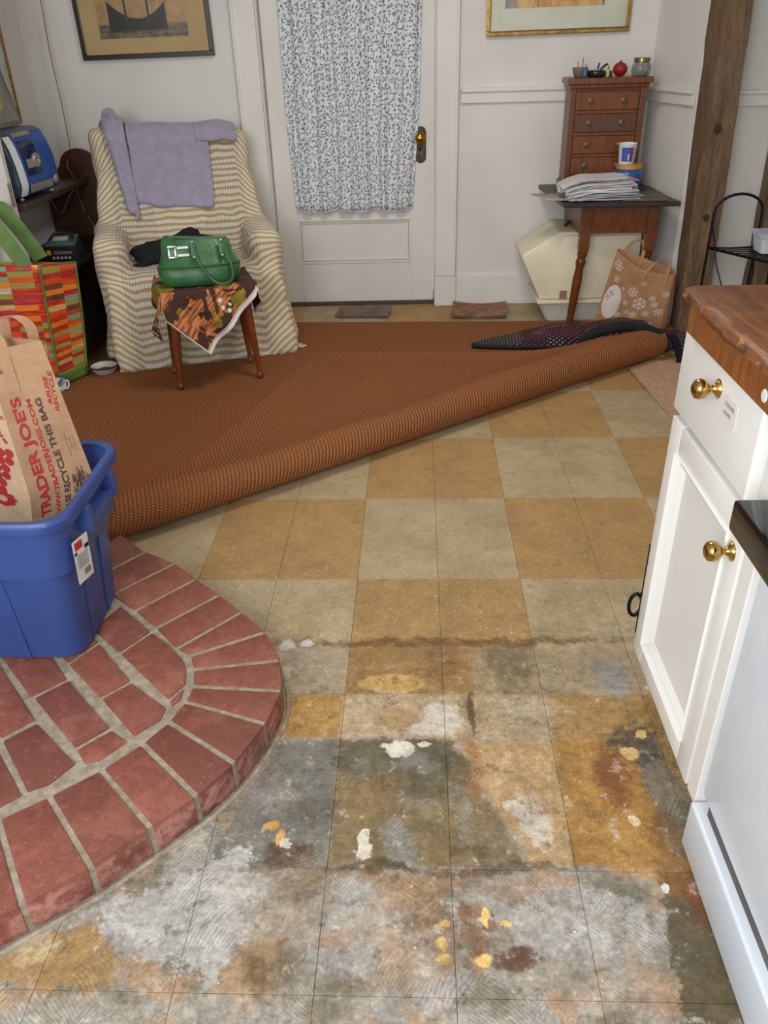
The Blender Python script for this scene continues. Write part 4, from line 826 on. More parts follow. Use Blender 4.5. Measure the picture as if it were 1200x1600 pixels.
patch('strip_joint', -.163, -.117, .098, .102, .0065, M_GREYP, 2, thick=.001); patch('display', -.163, -.117, .205, .225, .0065, plain('radio_sky', (120, 160, 214), .3), 3, thick=.001)
patch('top_bar', -.09, .06, .248, .264, .006, M_SILV, 4)
patch('window', -.09, .035, .095, .232, .006, M_NAVY)
pdl = obj('tuning_dial', lathe(bmesh.new(), [(.030, 0), (.030, .008), (.026, .012), (.012, .012), (.010, .006), (.001, .006)], 24, M=Matrix.Translation((rx(.15) + .006, .005, .15)) @ Matrix.Rotation(PI / 2, 4, 'Y')), M_SILV, rd, smooth=True, angle=40)
patch('cassette_label', -.075, -.005, .125, .16, .0085, M_SILV, 4)
patch('button_row', -.10, .10, .03, .062, .010, M_SILV, 4)
for k in range(5): patch('button', -.09 + .035 * k, -.062 + .035 * k, .036, .054, .013, plain('button_grey', (142, 140, 138), .4), 2, thick=.003)
obj('corner_cap', lathe(bmesh.new(), [(.022, 0), (.024, .006), (.018, .014), (.001, .017)], 18, M=Matrix.Translation((rx(.055) - .002, .140, .055)) @ Matrix.Rotation(PI / 2, 4, 'Y')), M_SILV, rd, smooth=True)
for y in (-.14, .13): obj('foot', lathe(bmesh.new(), [(.011, 0), (.013, .006), (.011, .014)], 12, M=Matrix.Translation((.085, y, 0))), M_SILV, rd, smooth=True)
for y in (-.14, .13): obj('foot', lathe(bmesh.new(), [(.011, 0), (.013, .006), (.011, .014)], 12, M=Matrix.Translation((-.07, y, 0))), M_SILV, rd, smooth=True)
rcord = obj('cord', tube(bmesh.new(), spline([(-1.50, 2.02, .72), (-1.485, 2.03, .69), (-1.475, 2.05, .655), (-1.478, 2.10, .645), (-1.482, 2.14, .66), (-1.47, 2.17, .69), (-1.462, 2.19, .71), (-1.448, 2.22, .72), (-1.44, 2.26, .66), (-1.438, 2.28, .60), (-1.44, 2.27, .57)], 6), .0032, 6), M_BLK, smooth=True)
rcord.name = 'power_cord'; tag(rcord, 'thin black power cord looping below the radio shelf', 'cord')

# ---- camera box on the lower shelf
cb = tag(empty('camera_box', (-1.478, 2.01, .4475), rz=math.radians(3)), 'small black and grey camera box on the lower shelf', 'box')
bm = bmesh.new(); V8 = [bm.verts.new(v) for v in ((-.075, -.05, 0), (.075, -.05, 0), (.075, .07, 0), (-.075, .07, 0), (-.073, -.05, .07), (.073, -.05, .07), (.065, .06, .105), (-.065, .06, .105))]
for f in ((0, 3, 2, 1), (0, 1, 5, 4), (1, 2, 6, 5), (2, 3, 7, 6), (3, 0, 4, 7)): bm.faces.new([V8[i] for i in f])
obj('carton', bm, plain('box_black', (26, 25, 27), .4), cb)
bm = bmesh.new(); bm.faces.new([bm.verts.new(v) for v in ((-.073, -.0502, .0702), (.073, -.0502, .0702), (.065, .06, .1052), (-.065, .06, .1052))]); bmesh.ops.solidify(bm, geom=bm.faces[:], thickness=.002)
lid = obj('lid', bm, plain('box_grey', (118, 120, 122), .4), cb)
qf = quad_fn([(-.073, -.0502, .0702), (.073, -.0502, .0702), (.065, .06, .1052), (-.065, .06, .1052)], .0025)
bm = bmesh.new(); put_flat(bm, [(.12, .42), (.68, .42), (.68, .78), (.12, .78)], [[0, 1, 2, 3]], lambda x, y: qf(x, y)); obj('label_patch', bm, plain('label_pale', (188, 186, 182), .5), lid)
bm = bmesh.new(); put_flat(bm, [(.05, .06), (.92, .06), (.92, .2), (.75, .36), (.4, .38), (.2, .26), (.05, .18)], [[0, 1, 2, 3, 4, 5, 6]], lambda x, y: qf(x, y)); obj('print', bm, plain('teal_print', (70, 120, 118), .5), lid)
qf = quad_fn([(-.075, -.0502, 0), (.075, -.0502, 0), (.073, -.0502, .07), (-.073, -.0502, .07)], .0006)
bm = bmesh.new(); put_flat(bm, [(.06, .48), (.20, .48), (.20, .78), (.06, .78)], [[0, 1, 2, 3]], lambda x, y: qf(x, y)); obj('print', bm, plain('yellow_print', (222, 178, 32), .5), cb)
bm = bmesh.new(); text_on(bm, "COOLPIX", qf, .58, .60, .135, 0, 2.0, bold=.015)
for k in range(5): put_flat(bm, [(.22 + .125 * k, .2), (.30 + .125 * k, .2), (.30 + .125 * k, .36), (.22 + .125 * k, .36)], [[0, 1, 2, 3]], lambda x, y: qf(x, y))
obj('print', bm, plain('pale_print', (190, 188, 186), .5), cb)
# a dark strap over the box
obj('carry_strap', tube(bmesh.new(), spline([(-.05, .0, .092), (-.04, .03, .112), (.0, .045, .116), (.04, .035, .112), (.05, .01, .095)], 5), .006, 8), M_BLK, cb, smooth=True)

# ---- pictures at the left border
M_GOLD = plain('gilt_frame', (186, 150, 84), .35, .7, var=.25, vscale=40)
lp = tag(empty('framed_picture', (-1.722, 2.05, 1.01)), 'brass-edged framed picture hung on left wall above the radio', 'picture')
def yz_frame(y0, y1, z0, z1, w, x0, x1):
    bm = bmesh.new(); box(bm, x0, x1, y0, y1, z0, z0 + w, bev=.002); box(bm, x0, x1, y0, y1, z1 - w, z1, bev=.002); box(bm, x0, x1, y0, y0 + w, z0 + w, z1 - w, bev=.002); box(bm, x0, x1, y1 - w, y1, z0 + w, z1 - w, bev=.002); return bm
obj('frame', yz_frame(-.36, .36, 0, .62, .014, -.012, .016), M_GOLD, lp); obj('mat_board', bx(-.010, .006, -.346, .346, .014, .606), plain('pale_board', (198, 200, 202), .3), lp)
lp2 = tag(empty('framed_picture', (-1.625, 1.97, 1.0185), rot=(0, math.radians(-11), 0)), 'grey-framed picture leaning on top of the radio', 'picture')
obj('frame', yz_frame(-.26, .22, 0, .30, .022, -.012, .012), plain('frame_greygreen', (112, 108, 98), .45), lp2); obj('mat_board', bx(-.008, .006, -.24, .20, .020, .28), plain('grey_board', (150, 145, 136), .5), lp2)
obj('artwork', bx(.004, .0075, -.16, .12, .07, .23), rust('landscape_print', (176, 170, 92), (120, 140, 90), (190, 186, 150)), lp2)
obj('inner_fillet', yz_frame(-.240, .200, .020, .28, .006, .004, .011), M_SILV, lp2)
# ---- thin wire dangling in the corner
wr = obj('hanging_wire', tube(bmesh.new(), spline([(-1.585, 2.655, 2.2), (-1.58, 2.65, 1.85), (-1.585, 2.64, 1.5), (-1.588, 2.63, 1.30), (-1.58, 2.62, 1.06), (-1.578, 2.60, .86), (-1.585, 2.535, .80), (-1.562, 2.53, .74), (-1.545, 2.525, .60), (-1.50, 2.51, .50), (-1.47, 2.50, .36), (-1.49, 2.49, .24), (-1.53, 2.48, .14)], 8), .0026, 6), plain('wire_tan', (150, 122, 82), .6), smooth=True)
tag(wr, 'thin tan wire dangling down the back wall in the left corner', 'wire')

# ---------------------------------------------------------------- colourful reusable bag
def patchwork():
    q = NB('patchwork_print'); uv = q.uv(); s = q.sep(uv)
    cx = q.math('FLOOR', q.math('MULTIPLY', s[0], 10.5)); yy = q.math('ADD', q.math('MULTIPLY', s[1], 46.), q.math('MULTIPLY', q.n('ShaderNodeTexWhiteNoise', {1: cx}, noise_dimensions='1D').outputs[0], 7.))
    cy = q.math('FLOOR', yy)
    w = q.n('ShaderNodeTexWhiteNoise', {0: q.comb(cx, cy, 0.)}, noise_dimensions='2D')
    r = q.n('ShaderNodeValToRGB', {0: w.outputs[0]}); r.color_ramp.interpolation = 'CONSTANT'
    cols = [(0, (196, 30, 36)), (.17, (222, 84, 40)), (.34, (236, 142, 40)), (.46, (176, 40, 60)), (.60, (140, 168, 84)), (.72, (96, 182, 150)), (.82, (222, 190, 120)), (.90, (74, 74, 66)), (.95, (200, 206, 190))]
    el = r.color_ramp.elements
    el[0].position, el[0].color = 0, lin(cols[0][1]); el[1].position, el[1].color = cols[1][0], lin(cols[1][1])
    for p, c in cols[2:]:
        e = el.new(p); e.color = lin(c)
    n = q.noise(q.map(uv, sc=(1, 8, 1)), 14., 4)
    c = q.mix(q.math('MULTIPLY', q.ramp(n, .4, .62), .5), r.outputs[0], q.mix(w.outputs[0], lin((230, 120, 40)), lin((206, 60, 44))))
    q.bump(q.noise(uv, 12., 3), .3, .01); return q.fin(c, .28)
M_PATCH = patchwork(); M_GREEN = plain('bag_green', (104, 140, 70), .35, var=.2)
GO = Vector((-1.48, 1.53, .0095))
gbag = tag(empty('shopping_bag', GO), 'red and orange patchwork shopping bag with green trim standing on floor', 'shopping bag')
def G3(*p): return Vector(p) - GO
gFR = [G3(-1.408, 1.488, .012), G3(-1.385, 1.465, .25), G3(-1.352, 1.440, .556)]
gSB = [G3(-1.338, 1.625, .012), G3(-1.305, 1.63, .25), G3(-1.268, 1.60, .528)]
gFL = [G3(-1.68, 1.46, .012), G3(-1.70, 1.44, .25), G3(-1.70, 1.42, .552)]
gBL = [G3(-1.62, 1.64, .012), G3(-1.64, 1.645, .25), G3(-1.66, 1.63, .53)]
def gpanel(name, a, b, uo, nu=14, mat=None):
    def f(u, v):
        t = v * 2; i = min(int(t), 1); t -= i
        p = a[i].lerp(a[i + 1], t).lerp(b[i].lerp(b[i + 1], t), u); nrm = (b[0] - a[0]).cross(Vector((0, 0, 1))).normalized()
        return p + nrm * (.006 * nz(p, 9., 2.) * min(1, 5 * min(u, 1 - u)))
    l = (b[1] - a[1]).length
    return obj(name, grid(bmesh.new(), nu, 26, f, .002, uvfn=lambda u, v: (uo + u * l, v * .56)), mat or M_PATCH, gbag, smooth=True), f
_, gf = gpanel('front_panel', gFL, gFR, 0.); _, gs = gpanel('side_panel', gFR, gSB, .47); gpanel('back_panel', gSB, gBL, .9); gpanel('side_panel', gBL, gFL, 1.4)
bm = bmesh.new(); bm.faces.new([bm.verts.new(v[0]) for v in (gFR, gSB, gBL, gFL)]); obj('bag_bottom', bm, M_GREEN, gbag)
for c in (gFR, gSB): obj('piping', tube(bmesh.new(), spline(c, 8), .0055, 8), M_GREEN, gbag, smooth=True)
obj('piping', tube(bmesh.new(), [gs(k / 10, 1.) for k in range(11)], .004, 6), M_GREEN, gbag, smooth=True)
obj('bottom_band', grid(bmesh.new(), 12, 4, lambda u, v: gs(u, v * .13) + Vector((.0035, -.003, 0)), .001), M_GREEN, gbag, smooth=True)
obj('bottom_band', grid(bmesh.new(), 12, 4, lambda u, v: gf(u, v * .10) + Vector((0, -.0035, 0)), .001), M_GREEN, gbag, smooth=True)
def ribbon(P, w, mat, parent, name='handle', th=.002):
    bm = bmesh.new(); vs = [(bm.verts.new(p - w), bm.verts.new(p + w)) for p in P]
    for (a, b), (c, d) in zip(vs, vs[1:]): bm.faces.new((a, b, d, c))
    bmesh.ops.recalc_face_normals(bm, faces=bm.faces[:]); bmesh.ops.solidify(bm, geom=bm.faces[:], thickness=th); return obj(name, bm, mat, parent, smooth=True, angle=40)
for dy in (-.004, .15):
    P = spline([G3(-1.41, 1.442 + dy, .546), G3(-1.435, 1.445 + dy, .60), G3(-1.50, 1.46 + dy, .70), G3(-1.56, 1.47 + dy, .765), G3(-1.60, 1.47 + dy, .70), G3(-1.63, 1.45 + dy, .60), G3(-1.645, 1.435 + dy, .52)], 6)
    ribbon(P, Vector((.030, .004, .012)), M_GREEN, gbag)
# ---- bowl and mug behind the bag
M_CERA = plain('ceramic_cream', (206, 200, 188), .25)
bw = tag(empty('pet_bowl', (-1.262, 1.655, .0096)), 'white pet food bowl with dark rim on the sisal rug', 'bowl')
obj('bowl_body', lathe(bmesh.new(), [(.040, 0), (.045, .004), (.062, .030), (.066, .038), (.063, .039), (.055, .028), (.038, .010), (.001, .009)], 32), M_CERA, bw, smooth=True)
obj('rim_band', lathe(bmesh.new(), [(.0655, .033), (.0685, .040), (.0650, .0425), (.0600, .036)], 32, cap=False), plain('rim_dark', (48, 44, 44), .35), bw, smooth=True)
obj('kibble', lathe(bmesh.new(), [(.036, .012), (.03, .018), (.012, .021), (.001, .022)], 20), plain('kibble_brown', (96, 66, 46), .9, bump=.9, bscale=90), bw, smooth=True)
mg = tag(empty('small_mug', (-1.405, 1.445, .0096)), 'small white mug lying on floor in front of patchwork bag', 'mug')
obj('mug_body', lathe(bmesh.new(), [(.024, -.03), (.028, -.026), (.029, .03), (.026, .03), (.025, -.022), (.001, -.022)], 20, M=Matrix.Translation((0, 0, .029)) @ Matrix.Rotation(1.2, 4, 'Z') @ Matrix.Rotation(PI / 2, 4, 'X')), plain('mug_white', (196, 206, 222), .2), mg, smooth=True)
obj('handle', tube(bmesh.new(), spline([(.024, .01, .035), (.045, .012, .040), (.052, .004, .026), (.045, -.004, .010), (.026, -.006, .012)], 5), .004, 7), plain('mug_handle', (214, 212, 206), .25), mg, smooth=True)
pp = tag(obj('crumpled_paper', grid(bmesh.new(), 12, 8, lambda u, v: Vector(((u - .5) * .13, (v - .5) * .08, .004 + .018 * abs(nz((u * 3, v * 3, 1), 1., 3.)))), .001), plain('paper_white', (214, 212, 208), .7), smooth=True, loc=(-1.40, 2.22, .01), rot=(0, 0, .3)), 'scrap of white paper on the rug left of armchair', 'paper')

# ---------------------------------------------------------------- armchair under a striped throw
def stripe_mat():
    q = NB('striped_throw'); o = q.obj(); s = q.sep(o); wob = q.math('MULTIPLY', q.math('SUBTRACT', q.noise(o, 5., 3), .5), .05)
    side = q.math('ADD', q.math('MAXIMUM', q.math('SUBTRACT', q.math('MULTIPLY', s[0], -1.), .28), 0.), q.math('MAXIMUM', q.math('SUBTRACT', s[0], .30), 0.)); t = q.math('ADD', q.math('ADD', q.math('ADD', q.math('MULTIPLY', s[1], .95), s[2]), wob), q.math('MULTIPLY', side, q.ramp(s[2], .35, .75, -.9, 1.5)))
    w = q.math('FRACT', q.math('MULTIPLY', t, 1 / .040)); st = q.math('MULTIPLY', q.ramp(w, .02, .12), q.ramp(w, .56, .46))
    xx = q.math('ADD', s[0], q.math('MULTIPLY', wob, .6))
    l = q.math('FRACT', q.math('MULTIPLY', xx, 1 / .0125)); li = q.math('MULTIPLY', q.ramp(l, .08, .22), q.ramp(l, .62, .48))
    cen = q.math('MULTIPLY', q.ramp(xx, -.125, -.12), q.ramp(xx, .115, .11)); seatf = q.ramp(s[2], .50, .44)
    out = q.math('MAXIMUM', q.ramp(xx, -.31, -.315), q.ramp(xx, .315, .32))
    band = q.math('MULTIPLY', q.math('SUBTRACT', 1., q.math('MULTIPLY', cen, q.math('SUBTRACT', 1., seatf))), q.math('SUBTRACT', 1., out))
    c = q.mix(st, lin((208, 203, 192)), lin((182, 154, 102)))
    c = q.mix(q.math('MULTIPLY', q.math('MULTIPLY', li, band), .62), c, q.mix(st, lin((150, 158, 172)), lin((128, 112, 70))))
    q.bump(q.math('ADD', q.noise(o, 240., 3), q.math('MULTIPLY', st, .8)), .25, .004)
    return q.fin(c, .92, Sheen_Weight=.15, Specular_IOR_Level=.15)
M_STRIPE = stripe_mat()
CHR = math.radians(17)
bm = bmesh.new()
Mb = Matrix.Translation((0.010, .185, 0)) @ Matrix.Rotation(math.radians(-7), 4, 'X')
box(bm, -.385, .375, -.085, .085, .12, 1.0, bev=.075, seg=4, M=None)
for v in bm.verts:
    if v.co.z > .5: v.co.z -= (v.co.x + .38) * .055
for v in bm.verts: v.co = Mb @ v.co
def add(*a, **k):
    b = bx(*a, **k); me = bpy.data.meshes.new('tmp'); b.to_mesh(me); b.free(); bm.from_mesh(me); bpy.data.meshes.remove(me)
add(-.30, .30, -.375, .20, .02, .425, bev=.06, seg=3)
add(-.425, -.275, -.32, .20, .02, .585, bev=.068, seg=4); add(.275, .43, -.32, .20, .02, .57, bev=.068, seg=4)
def frust(x0, x1, y0, y1, X0, X1, Y0, Y1, z):
    vs = [bm.verts.new(p) for p in ((x0, y0, .008), (x1, y0, .008), (x1, y1, .008), (x0, y1, .008), (X0, Y0, z), (X1, Y0, z), (X1, Y1, z), (X0, Y1, z))]
    for f in ((0, 3, 2, 1), (4, 5, 6, 7), (0, 1, 5, 4), (1, 2, 6, 5), (2, 3, 7, 6), (3, 0, 4, 7)): bm.faces.new([vs[i] for i in f])
frust(-.41, .445, -.425, .27, -.39, .40, -.36, .25, .40)
# throw hanging from back shoulders over the arms' outer sides
frust(-.465, .49, -.20, .27, -.365, .36, .17, .27, .80)
me = bpy.data.meshes.new('tmpchair'); bmesh.ops.recalc_face_normals(bm, faces=bm.faces[:]); bm.to_mesh(me); bm.free()
tmp = bpy.data.objects.new('tmpchair', me); COL.objects.link(tmp)
md = tmp.modifiers.new('r', 'REMESH'); md.mode = 'VOXEL'; md.voxel_size = .015; md.use_smooth_shade = True
md = tmp.modifiers.new('s', 'SMOOTH'); md.iterations = 10; md.factor = .5
dg = bpy.context.evaluated_depsgraph_get(); dg.update()
cm = bpy.data.meshes.new_from_object(tmp.evaluated_get(dg)); bpy.data.objects.remove(tmp)
cm.update()
nr = [v.normal.copy() for v in cm.vertices]
for v, n_ in zip(cm.vertices, nr):
    p = v.co; fold = .010 * math.sin(p.x * 34 + 3 * nz(p, 3.)) * max(0., min(1., (.42 - p.z) / .3)) * (abs(n_.z) < .5)
    diag = .009 * nz((p.x * 1.2 + p.z, p.y, p.z * .6 - p.x), 9., 5.) + .006 * nz(p, 16., 1.)
    v.co = p + n_ * (fold + diag)
    if v.co.z < .012: v.co.z = .0115 + .01 * 0
    if p.z < .03 : v.co.z = max(.010, v.co.z - .012)
# keep everything in front of the wall
chair = tag(empty('armchair', (-.930, 2.165, .0), rz=CHR), 'armchair covered with a mustard and white striped throw', 'armchair')
zmin = min(v.co.z for v in cm.vertices)
for v in cm.vertices: v.co.z += .0105 - zmin
cbm = bmesh.new(); cbm.from_mesh(cm)
CHBVH = BVHTree.FromBMesh(cbm)
def region(c):
    if c.z > .50 and c.y > -.0 and abs(c.x) < .40 and (c.z > .62 or abs(c.x) < .27): return 'backrest'
    if c.x < -.262 and c.z > .30: return 'armL'
    if c.x > .262 and c.z > .30: return 'armR'
    if c.z > .36 or (c.z > .30 and c.y > -.3): return 'seat' if c.y < .16 else 'backrest'
    return 'skirt'
groups = {}
cbm.faces.ensure_lookup_table()
for f in cbm.faces: groups.setdefault(region(f.calc_center_median()), []).append(f.index)
NRM = [v.normal.copy() for v in cm.vertices]
for key, nm in (('backrest', 'backrest'), ('armL', 'arm'), ('armR', 'arm'), ('seat', 'seat'), ('skirt', 'skirt')):
    idx = {}; vs = []; fs = []
    for fi in groups.get(key, []):
        r = []
        for v in cbm.faces[fi].verts:
            if v.index not in idx: idx[v.index] = len(vs); vs.append(v.co[:])
            r.append(idx[v.index])
        fs.append(r)
    m2 = bpy.data.meshes.new(nm); m2.from_pydata(vs, [], fs); m2.update()
    m2.polygons.foreach_set('use_smooth', [True] * len(m2.polygons))
    inv = sorted(idx, key=lambda k: idx[k]); m2.normals_split_custom_set_from_vertices([NRM[i] for i in inv])
    obj(nm, m2, M_STRIPE, chair)
# loose corner of throw on the rug
obj('throw_corner', grid(bmesh.new(), 6, 4, lambda u, v: Vector((.41 + u * .09 * (1 - v * .6), -.40 + v * .09 + u * .05, .0145 + .006 * math.sin(u * 5) * (1 - u))), .002), M_STRIPE, chair, smooth=True)
def chair_hit(o_, d_):
    h = CHBVH.ray_cast(Vector(o_), Vector(d_))
    return h[0], h[1]
# ---- lavender sweater over the back
def knit(name, c1, c2):
    q = NB(name); o = q.obj(); n = q.noise(o, 30., 4); s = q.sep(o)
    rib = q.wave(q.comb(s[0], 0., 0.), 70., 'X', .4)
    c = q.mix(q.ramp(n, .3, .7), lin(c1), lin(c2)); c = q.mix(q.math('MULTIPLY', rib, .14), c, lin(tuple(v * .8 for v in c2)))
    q.bump(q.math('ADD', rib, q.noise(o, 220., 3)), .35, .004); return q.fin(c, .95, Sheen_Weight=.3, Specular_IOR_Level=.1)
M_LAV = knit('lavender_knit', (168, 161, 182), (156, 149, 172))
sw = tag(empty('sweater', chair.location + Vector((0, 0, 0)), rz=CHR), 'lavender knit sweater draped over the armchair back', 'sweater')
def over(x, v, off=.010, zbot=.60, yf=.10):
    """v 0 at the rear, .25 over the crest, 1 at the bottom of the front drop"""
    xs = max(-.33, min(.33, x))
    hh = [(chair_hit((xs, y, 1.5), (0, 0, -1))[0], y) for y in (.16, .20, .24, .28, .32, .36)]; zc, yc = max((h_.z, y) for h_, y in hh if h_ is not None)
    if v < .36:
        t = v / .36; a = PI * (1.02 - .62 * (1 - t)) if False else PI * t * .5
        y = yc + .085 - .085 * t; z = zc - .085 * (1 - t) ** 2
        return Vector((x, y + off * (1 - t), z + off + .010))
    if v < .5:
        t = (v - .36) / .14; y = yc - .075 * t; z = zc - .05 * t * t
        return Vector((x, y - off * t - .008 * t, z + off + .010))
    z0 = zc - .05; z = z0 + (zbot - z0) * (v - .5) / .5
    h, n = chair_hit((xs, -.9, z), (0, 1, 0))
    yy = min(h.y, yc - .075) if h is not None else .1; yy -= .008 * max(0, 1 - (v - .5) * 4)
    return Vector((x, yy - off, z))
def smooth_grid(nu, nv, f, it=6):
    P = [[f(i / nu, j / nv) for i in range(nu + 1)] for j in range(nv + 1)]
    for _ in range(it):
        Q = [r[:] for r in P]
        for j in range(1, nv):
            for i in range(1, nu): Q[j][i] = (P[j][i] * 2 + P[j][i - 1] + P[j][i + 1] + P[j - 1][i] + P[j + 1][i]) / 6
        P = Q
    return lambda u, v: P[int(round(v * nv))][int(round(u * nu))]
def body_f(u, v):
    x = -.215 + u * .375 + (v > .5) * .0; zb = .655 - .03 * u + .05 * max(0, .25 - u)
    p = over(x + .02 * math.sin(v * 3), v, .012, zb); p += Vector((0, (-.004 * math.sin(u * 12 + v * 3) - .010 * (nz((u * 4, v * 3, 0), 1., 3.) + .4)) * min(1, max(0, v - .45) * 4), .012 * nz((u * 5, 0, 0), 1., 8.) * max(0, v - .6) * 2.5)); return p
obj('sweater_body', grid(bmesh.new(), 34, 44, smooth_grid(34, 44, body_f), .010), M_LAV, sw, smooth=True)
def sl_f(u, v):
    x = -.335 + u * .125 * (1 - .55 * v) + .085 * v; return over(x, v, .018 + .016 * math.sin(PI * u) + .010 * math.sin(u * 9), .645 - .05 * u)
obj('sleeve', grid(bmesh.new(), 14, 40, smooth_grid(14, 40, sl_f), .012), M_LAV, sw, smooth=True)
def sr_f(u, v): return over(.12 + u * .20, v * .5, .012 + .012 * math.sin(PI * u), .8)
obj('sleeve', grid(bmesh.new(), 16, 20, smooth_grid(16, 20, sr_f), .010), M_LAV, sw, smooth=True)
ph = over(-.255, .30, .0)
obj('shoulder_fold', tube(bmesh.new(), spline([over(-.30, .16, .004), over(-.28, .22, .026), over(-.265, .28, .045), over(-.25, .36, .030), over(-.245, .46, .016)], 5), .022, 10, rad=[.012 + .016 * math.sin(PI * k / 20) for k in range(21)]), M_LAV, sw, smooth=True)
# ---- black cloth bundle on the seat
M_BLKC = plain('black_cloth', (20, 20, 24), .9, var=.3, bump=.4, bscale=90)
bm = bmesh.new()
bmesh.ops.create_icosphere(bm, subdivisions=4, radius=1.)
hs, _n = chair_hit((-.05, -.14, 1.2), (0, 0, -1))
for v in bm.verts:
    p = v.co.copy(); d = 1 + .28 * nz(p, 1.7, 2.) + .14 * nz(p, 4., 5.)
    v.co = Vector((p.x * .19 * d, p.y * .075 * d, max(-.038, p.z * .085 * d * (1 + .25 * math.sin(p.x * 4)))))
blk = obj('black_garment', bm, M_BLKC, smooth=True); blk.location = chair.matrix_basis @ Vector((-.04, -.12, hs.z + .040)); blk.rotation_euler = (0, 0, CHR)
tag(blk, 'crumpled black garment on the armchair seat behind the handbag', 'garment')
obj('tail', tube(bmesh.new(), spline([(-.15, -.03, -.03), (-.20, -.05, -.036), (-.235, -.055, -.038), (-.26, -.05, -.04)], 5), .012, 8, rad=[.016 - .010 * k / 15 for k in range(16)]), M_BLKC, blk, smooth=True)

# ---------------------------------------------------------------- stool with a printed cloth, handbag on top
M_LEG = wood('turned_leg_wood', (140, 72, 34), (104, 50, 24), (3, 3, 1), .3)
SR = math.radians(21); STC = Vector((-.722, 1.592, 0))
stool = tag(empty('stool', STC, rz=SR), 'small wooden stool with tapered legs under the printed cloth', 'stool')
def turned_leg(p0, p1, prof, n=14):
    """prof: (t, r) from foot p0 to top p1"""
    p0, p1 = Vector(p0), Vector(p1); return tube(bmesh.new(), [p0.lerp(p1, t) for t, r in prof], 0, n, rad=[r for t, r in prof])
lp_ = [(0, .010), (.01, .014), (.035, .0155), (.06, .012), (.075, .0095), (.10, .0105), (.3, .0145), (.6, .018), (.85, .019), (1, .018)]
for sx, sy in ((-1, -1), (1, -1), (1, 1), (-1, 1)):
    obj('leg', turned_leg((sx * .178, sy * .108, .0100), (sx * .150, sy * .085, .420), lp_), M_LEG, stool, smooth=True, angle=50)
obj('seat', bx(-.185, .185, -.125, .125, .405, .440, bev=.010), M_LEG, stool, smooth=True, angle=40)
obj('apron', frame_bm(-.165, .165, 0, 0.045, -.10, .10, .012) if False else bx(-.155, .155, -.095, .095, .365, .405, bev=.003), M_LEG, stool)
def scarf_mat():
    q = NB('floral_print'); uv = q.uv(); s = q.sep(uv)
    n1 = q.noise(uv, 9., 4, .6); n2 = q.noise(q.vm('ADD', uv, (3.3, 1.1, 0)), 7., 4, .6, dist=.6); n3 = q.noise(q.vm('ADD', uv, (7.3, 5.1, 0)), 8., 3, .6, dist=.8)
    stri = q.noise(q.map(uv, rot=(0, 0, .5), sc=(3, 18, 1)), 5., 4)
    c = q.mix(q.ramp(n1, .40, .44), lin((58, 34, 24)), lin((66, 36, 26)))
    rustc = q.mix(q.ramp(stri, .42, .58), lin((206, 132, 78)), lin((142, 74, 36)))
    c = q.mix(q.ramp(n2, .535, .555), c, rustc)
    ol = q.mix(q.ramp(stri, .45, .6), lin((150, 132, 34)), lin((112, 92, 24))); c = q.mix(q.ramp(n3, .55, .57), c, ol)
    vo = q.n('ShaderNodeTexVoronoi', {'Vector': uv, 'Scale': 34.}, voronoi_dimensions='2D')
    fl_ = q.math('MULTIPLY', q.math('LESS_THAN', vo.outputs['Distance'], .32), q.ramp(q.noise(q.vm('ADD', uv, (1.9, 8.1, 0)), 6., 2), .60, .63)); c = q.mix(fl_, c, lin((206, 210, 200)))
    ed = q.math('MAXIMUM', q.math('GREATER_THAN', s[0], .566), q.math('LESS_THAN', s[1], .0)); 
    c = q.mix(q.math('LESS_THAN', s[1], .022), c, lin((226, 222, 218))); c = q.mix(q.math('MULTIPLY', q.math('LESS_THAN', s[1], .019), q.math('GREATER_THAN', s[1], .016)), c, lin((170, 90, 80))); c = q.mix(q.math('LESS_THAN', s[0], .006), c, lin((210, 196, 176)))
    q.bump(q.noise(uv, 300., 2), .2, .002); return q.fin(c, .85)
HXs, HYs, TOPZ = .190, .130, .4405
def drape(u, v):
    S_ = .60; a = math.radians(45)
    px, py = (u - .5) * S_, (v - .5) * S_
    x = px * math.cos(a) - py * math.sin(a) - .035; y = px * math.sin(a) + py * math.cos(a) + .01
    qx = max(-HXs, min(HXs, x)); qy = max(-HYs, min(HYs, y)); dx, dy = x - qx, y - qy; d = math.hypot(dx, dy)
    if d < 1e-6: return Vector((x, y, TOPZ + .003 + .0015 * nz((x * 20, y * 20, 0))))
    nx_, ny_ = dx / d, dy / d; bend = .012
    out = bend * (1 - math.exp(-d / bend)) + d * (.10 + .10 * math.sin(x * 30 + y * 22)); drop = max(0, d - bend * .6)
    ex = 1. if (abs(dx) > 1e-6 and abs(dy) > 1e-6) else 0.
    return Vector((qx + nx_ * (out + .004), qy + ny_ * (out + .004), TOPZ + .003 - drop * .97 + ex * .01 * math.sin(math.atan2(dy, dx) * 8)))
cl = obj('printed_cloth', grid(bmesh.new(), 90, 90, drape, .0016, uvfn=lambda u, v: (u * .58, v * .58)), scarf_mat(), smooth=True); cl.location = STC; cl.rotation_euler = (0, 0, SR)
tag(cl, 'brown floral printed cloth with white edge draped over stool', 'cloth')
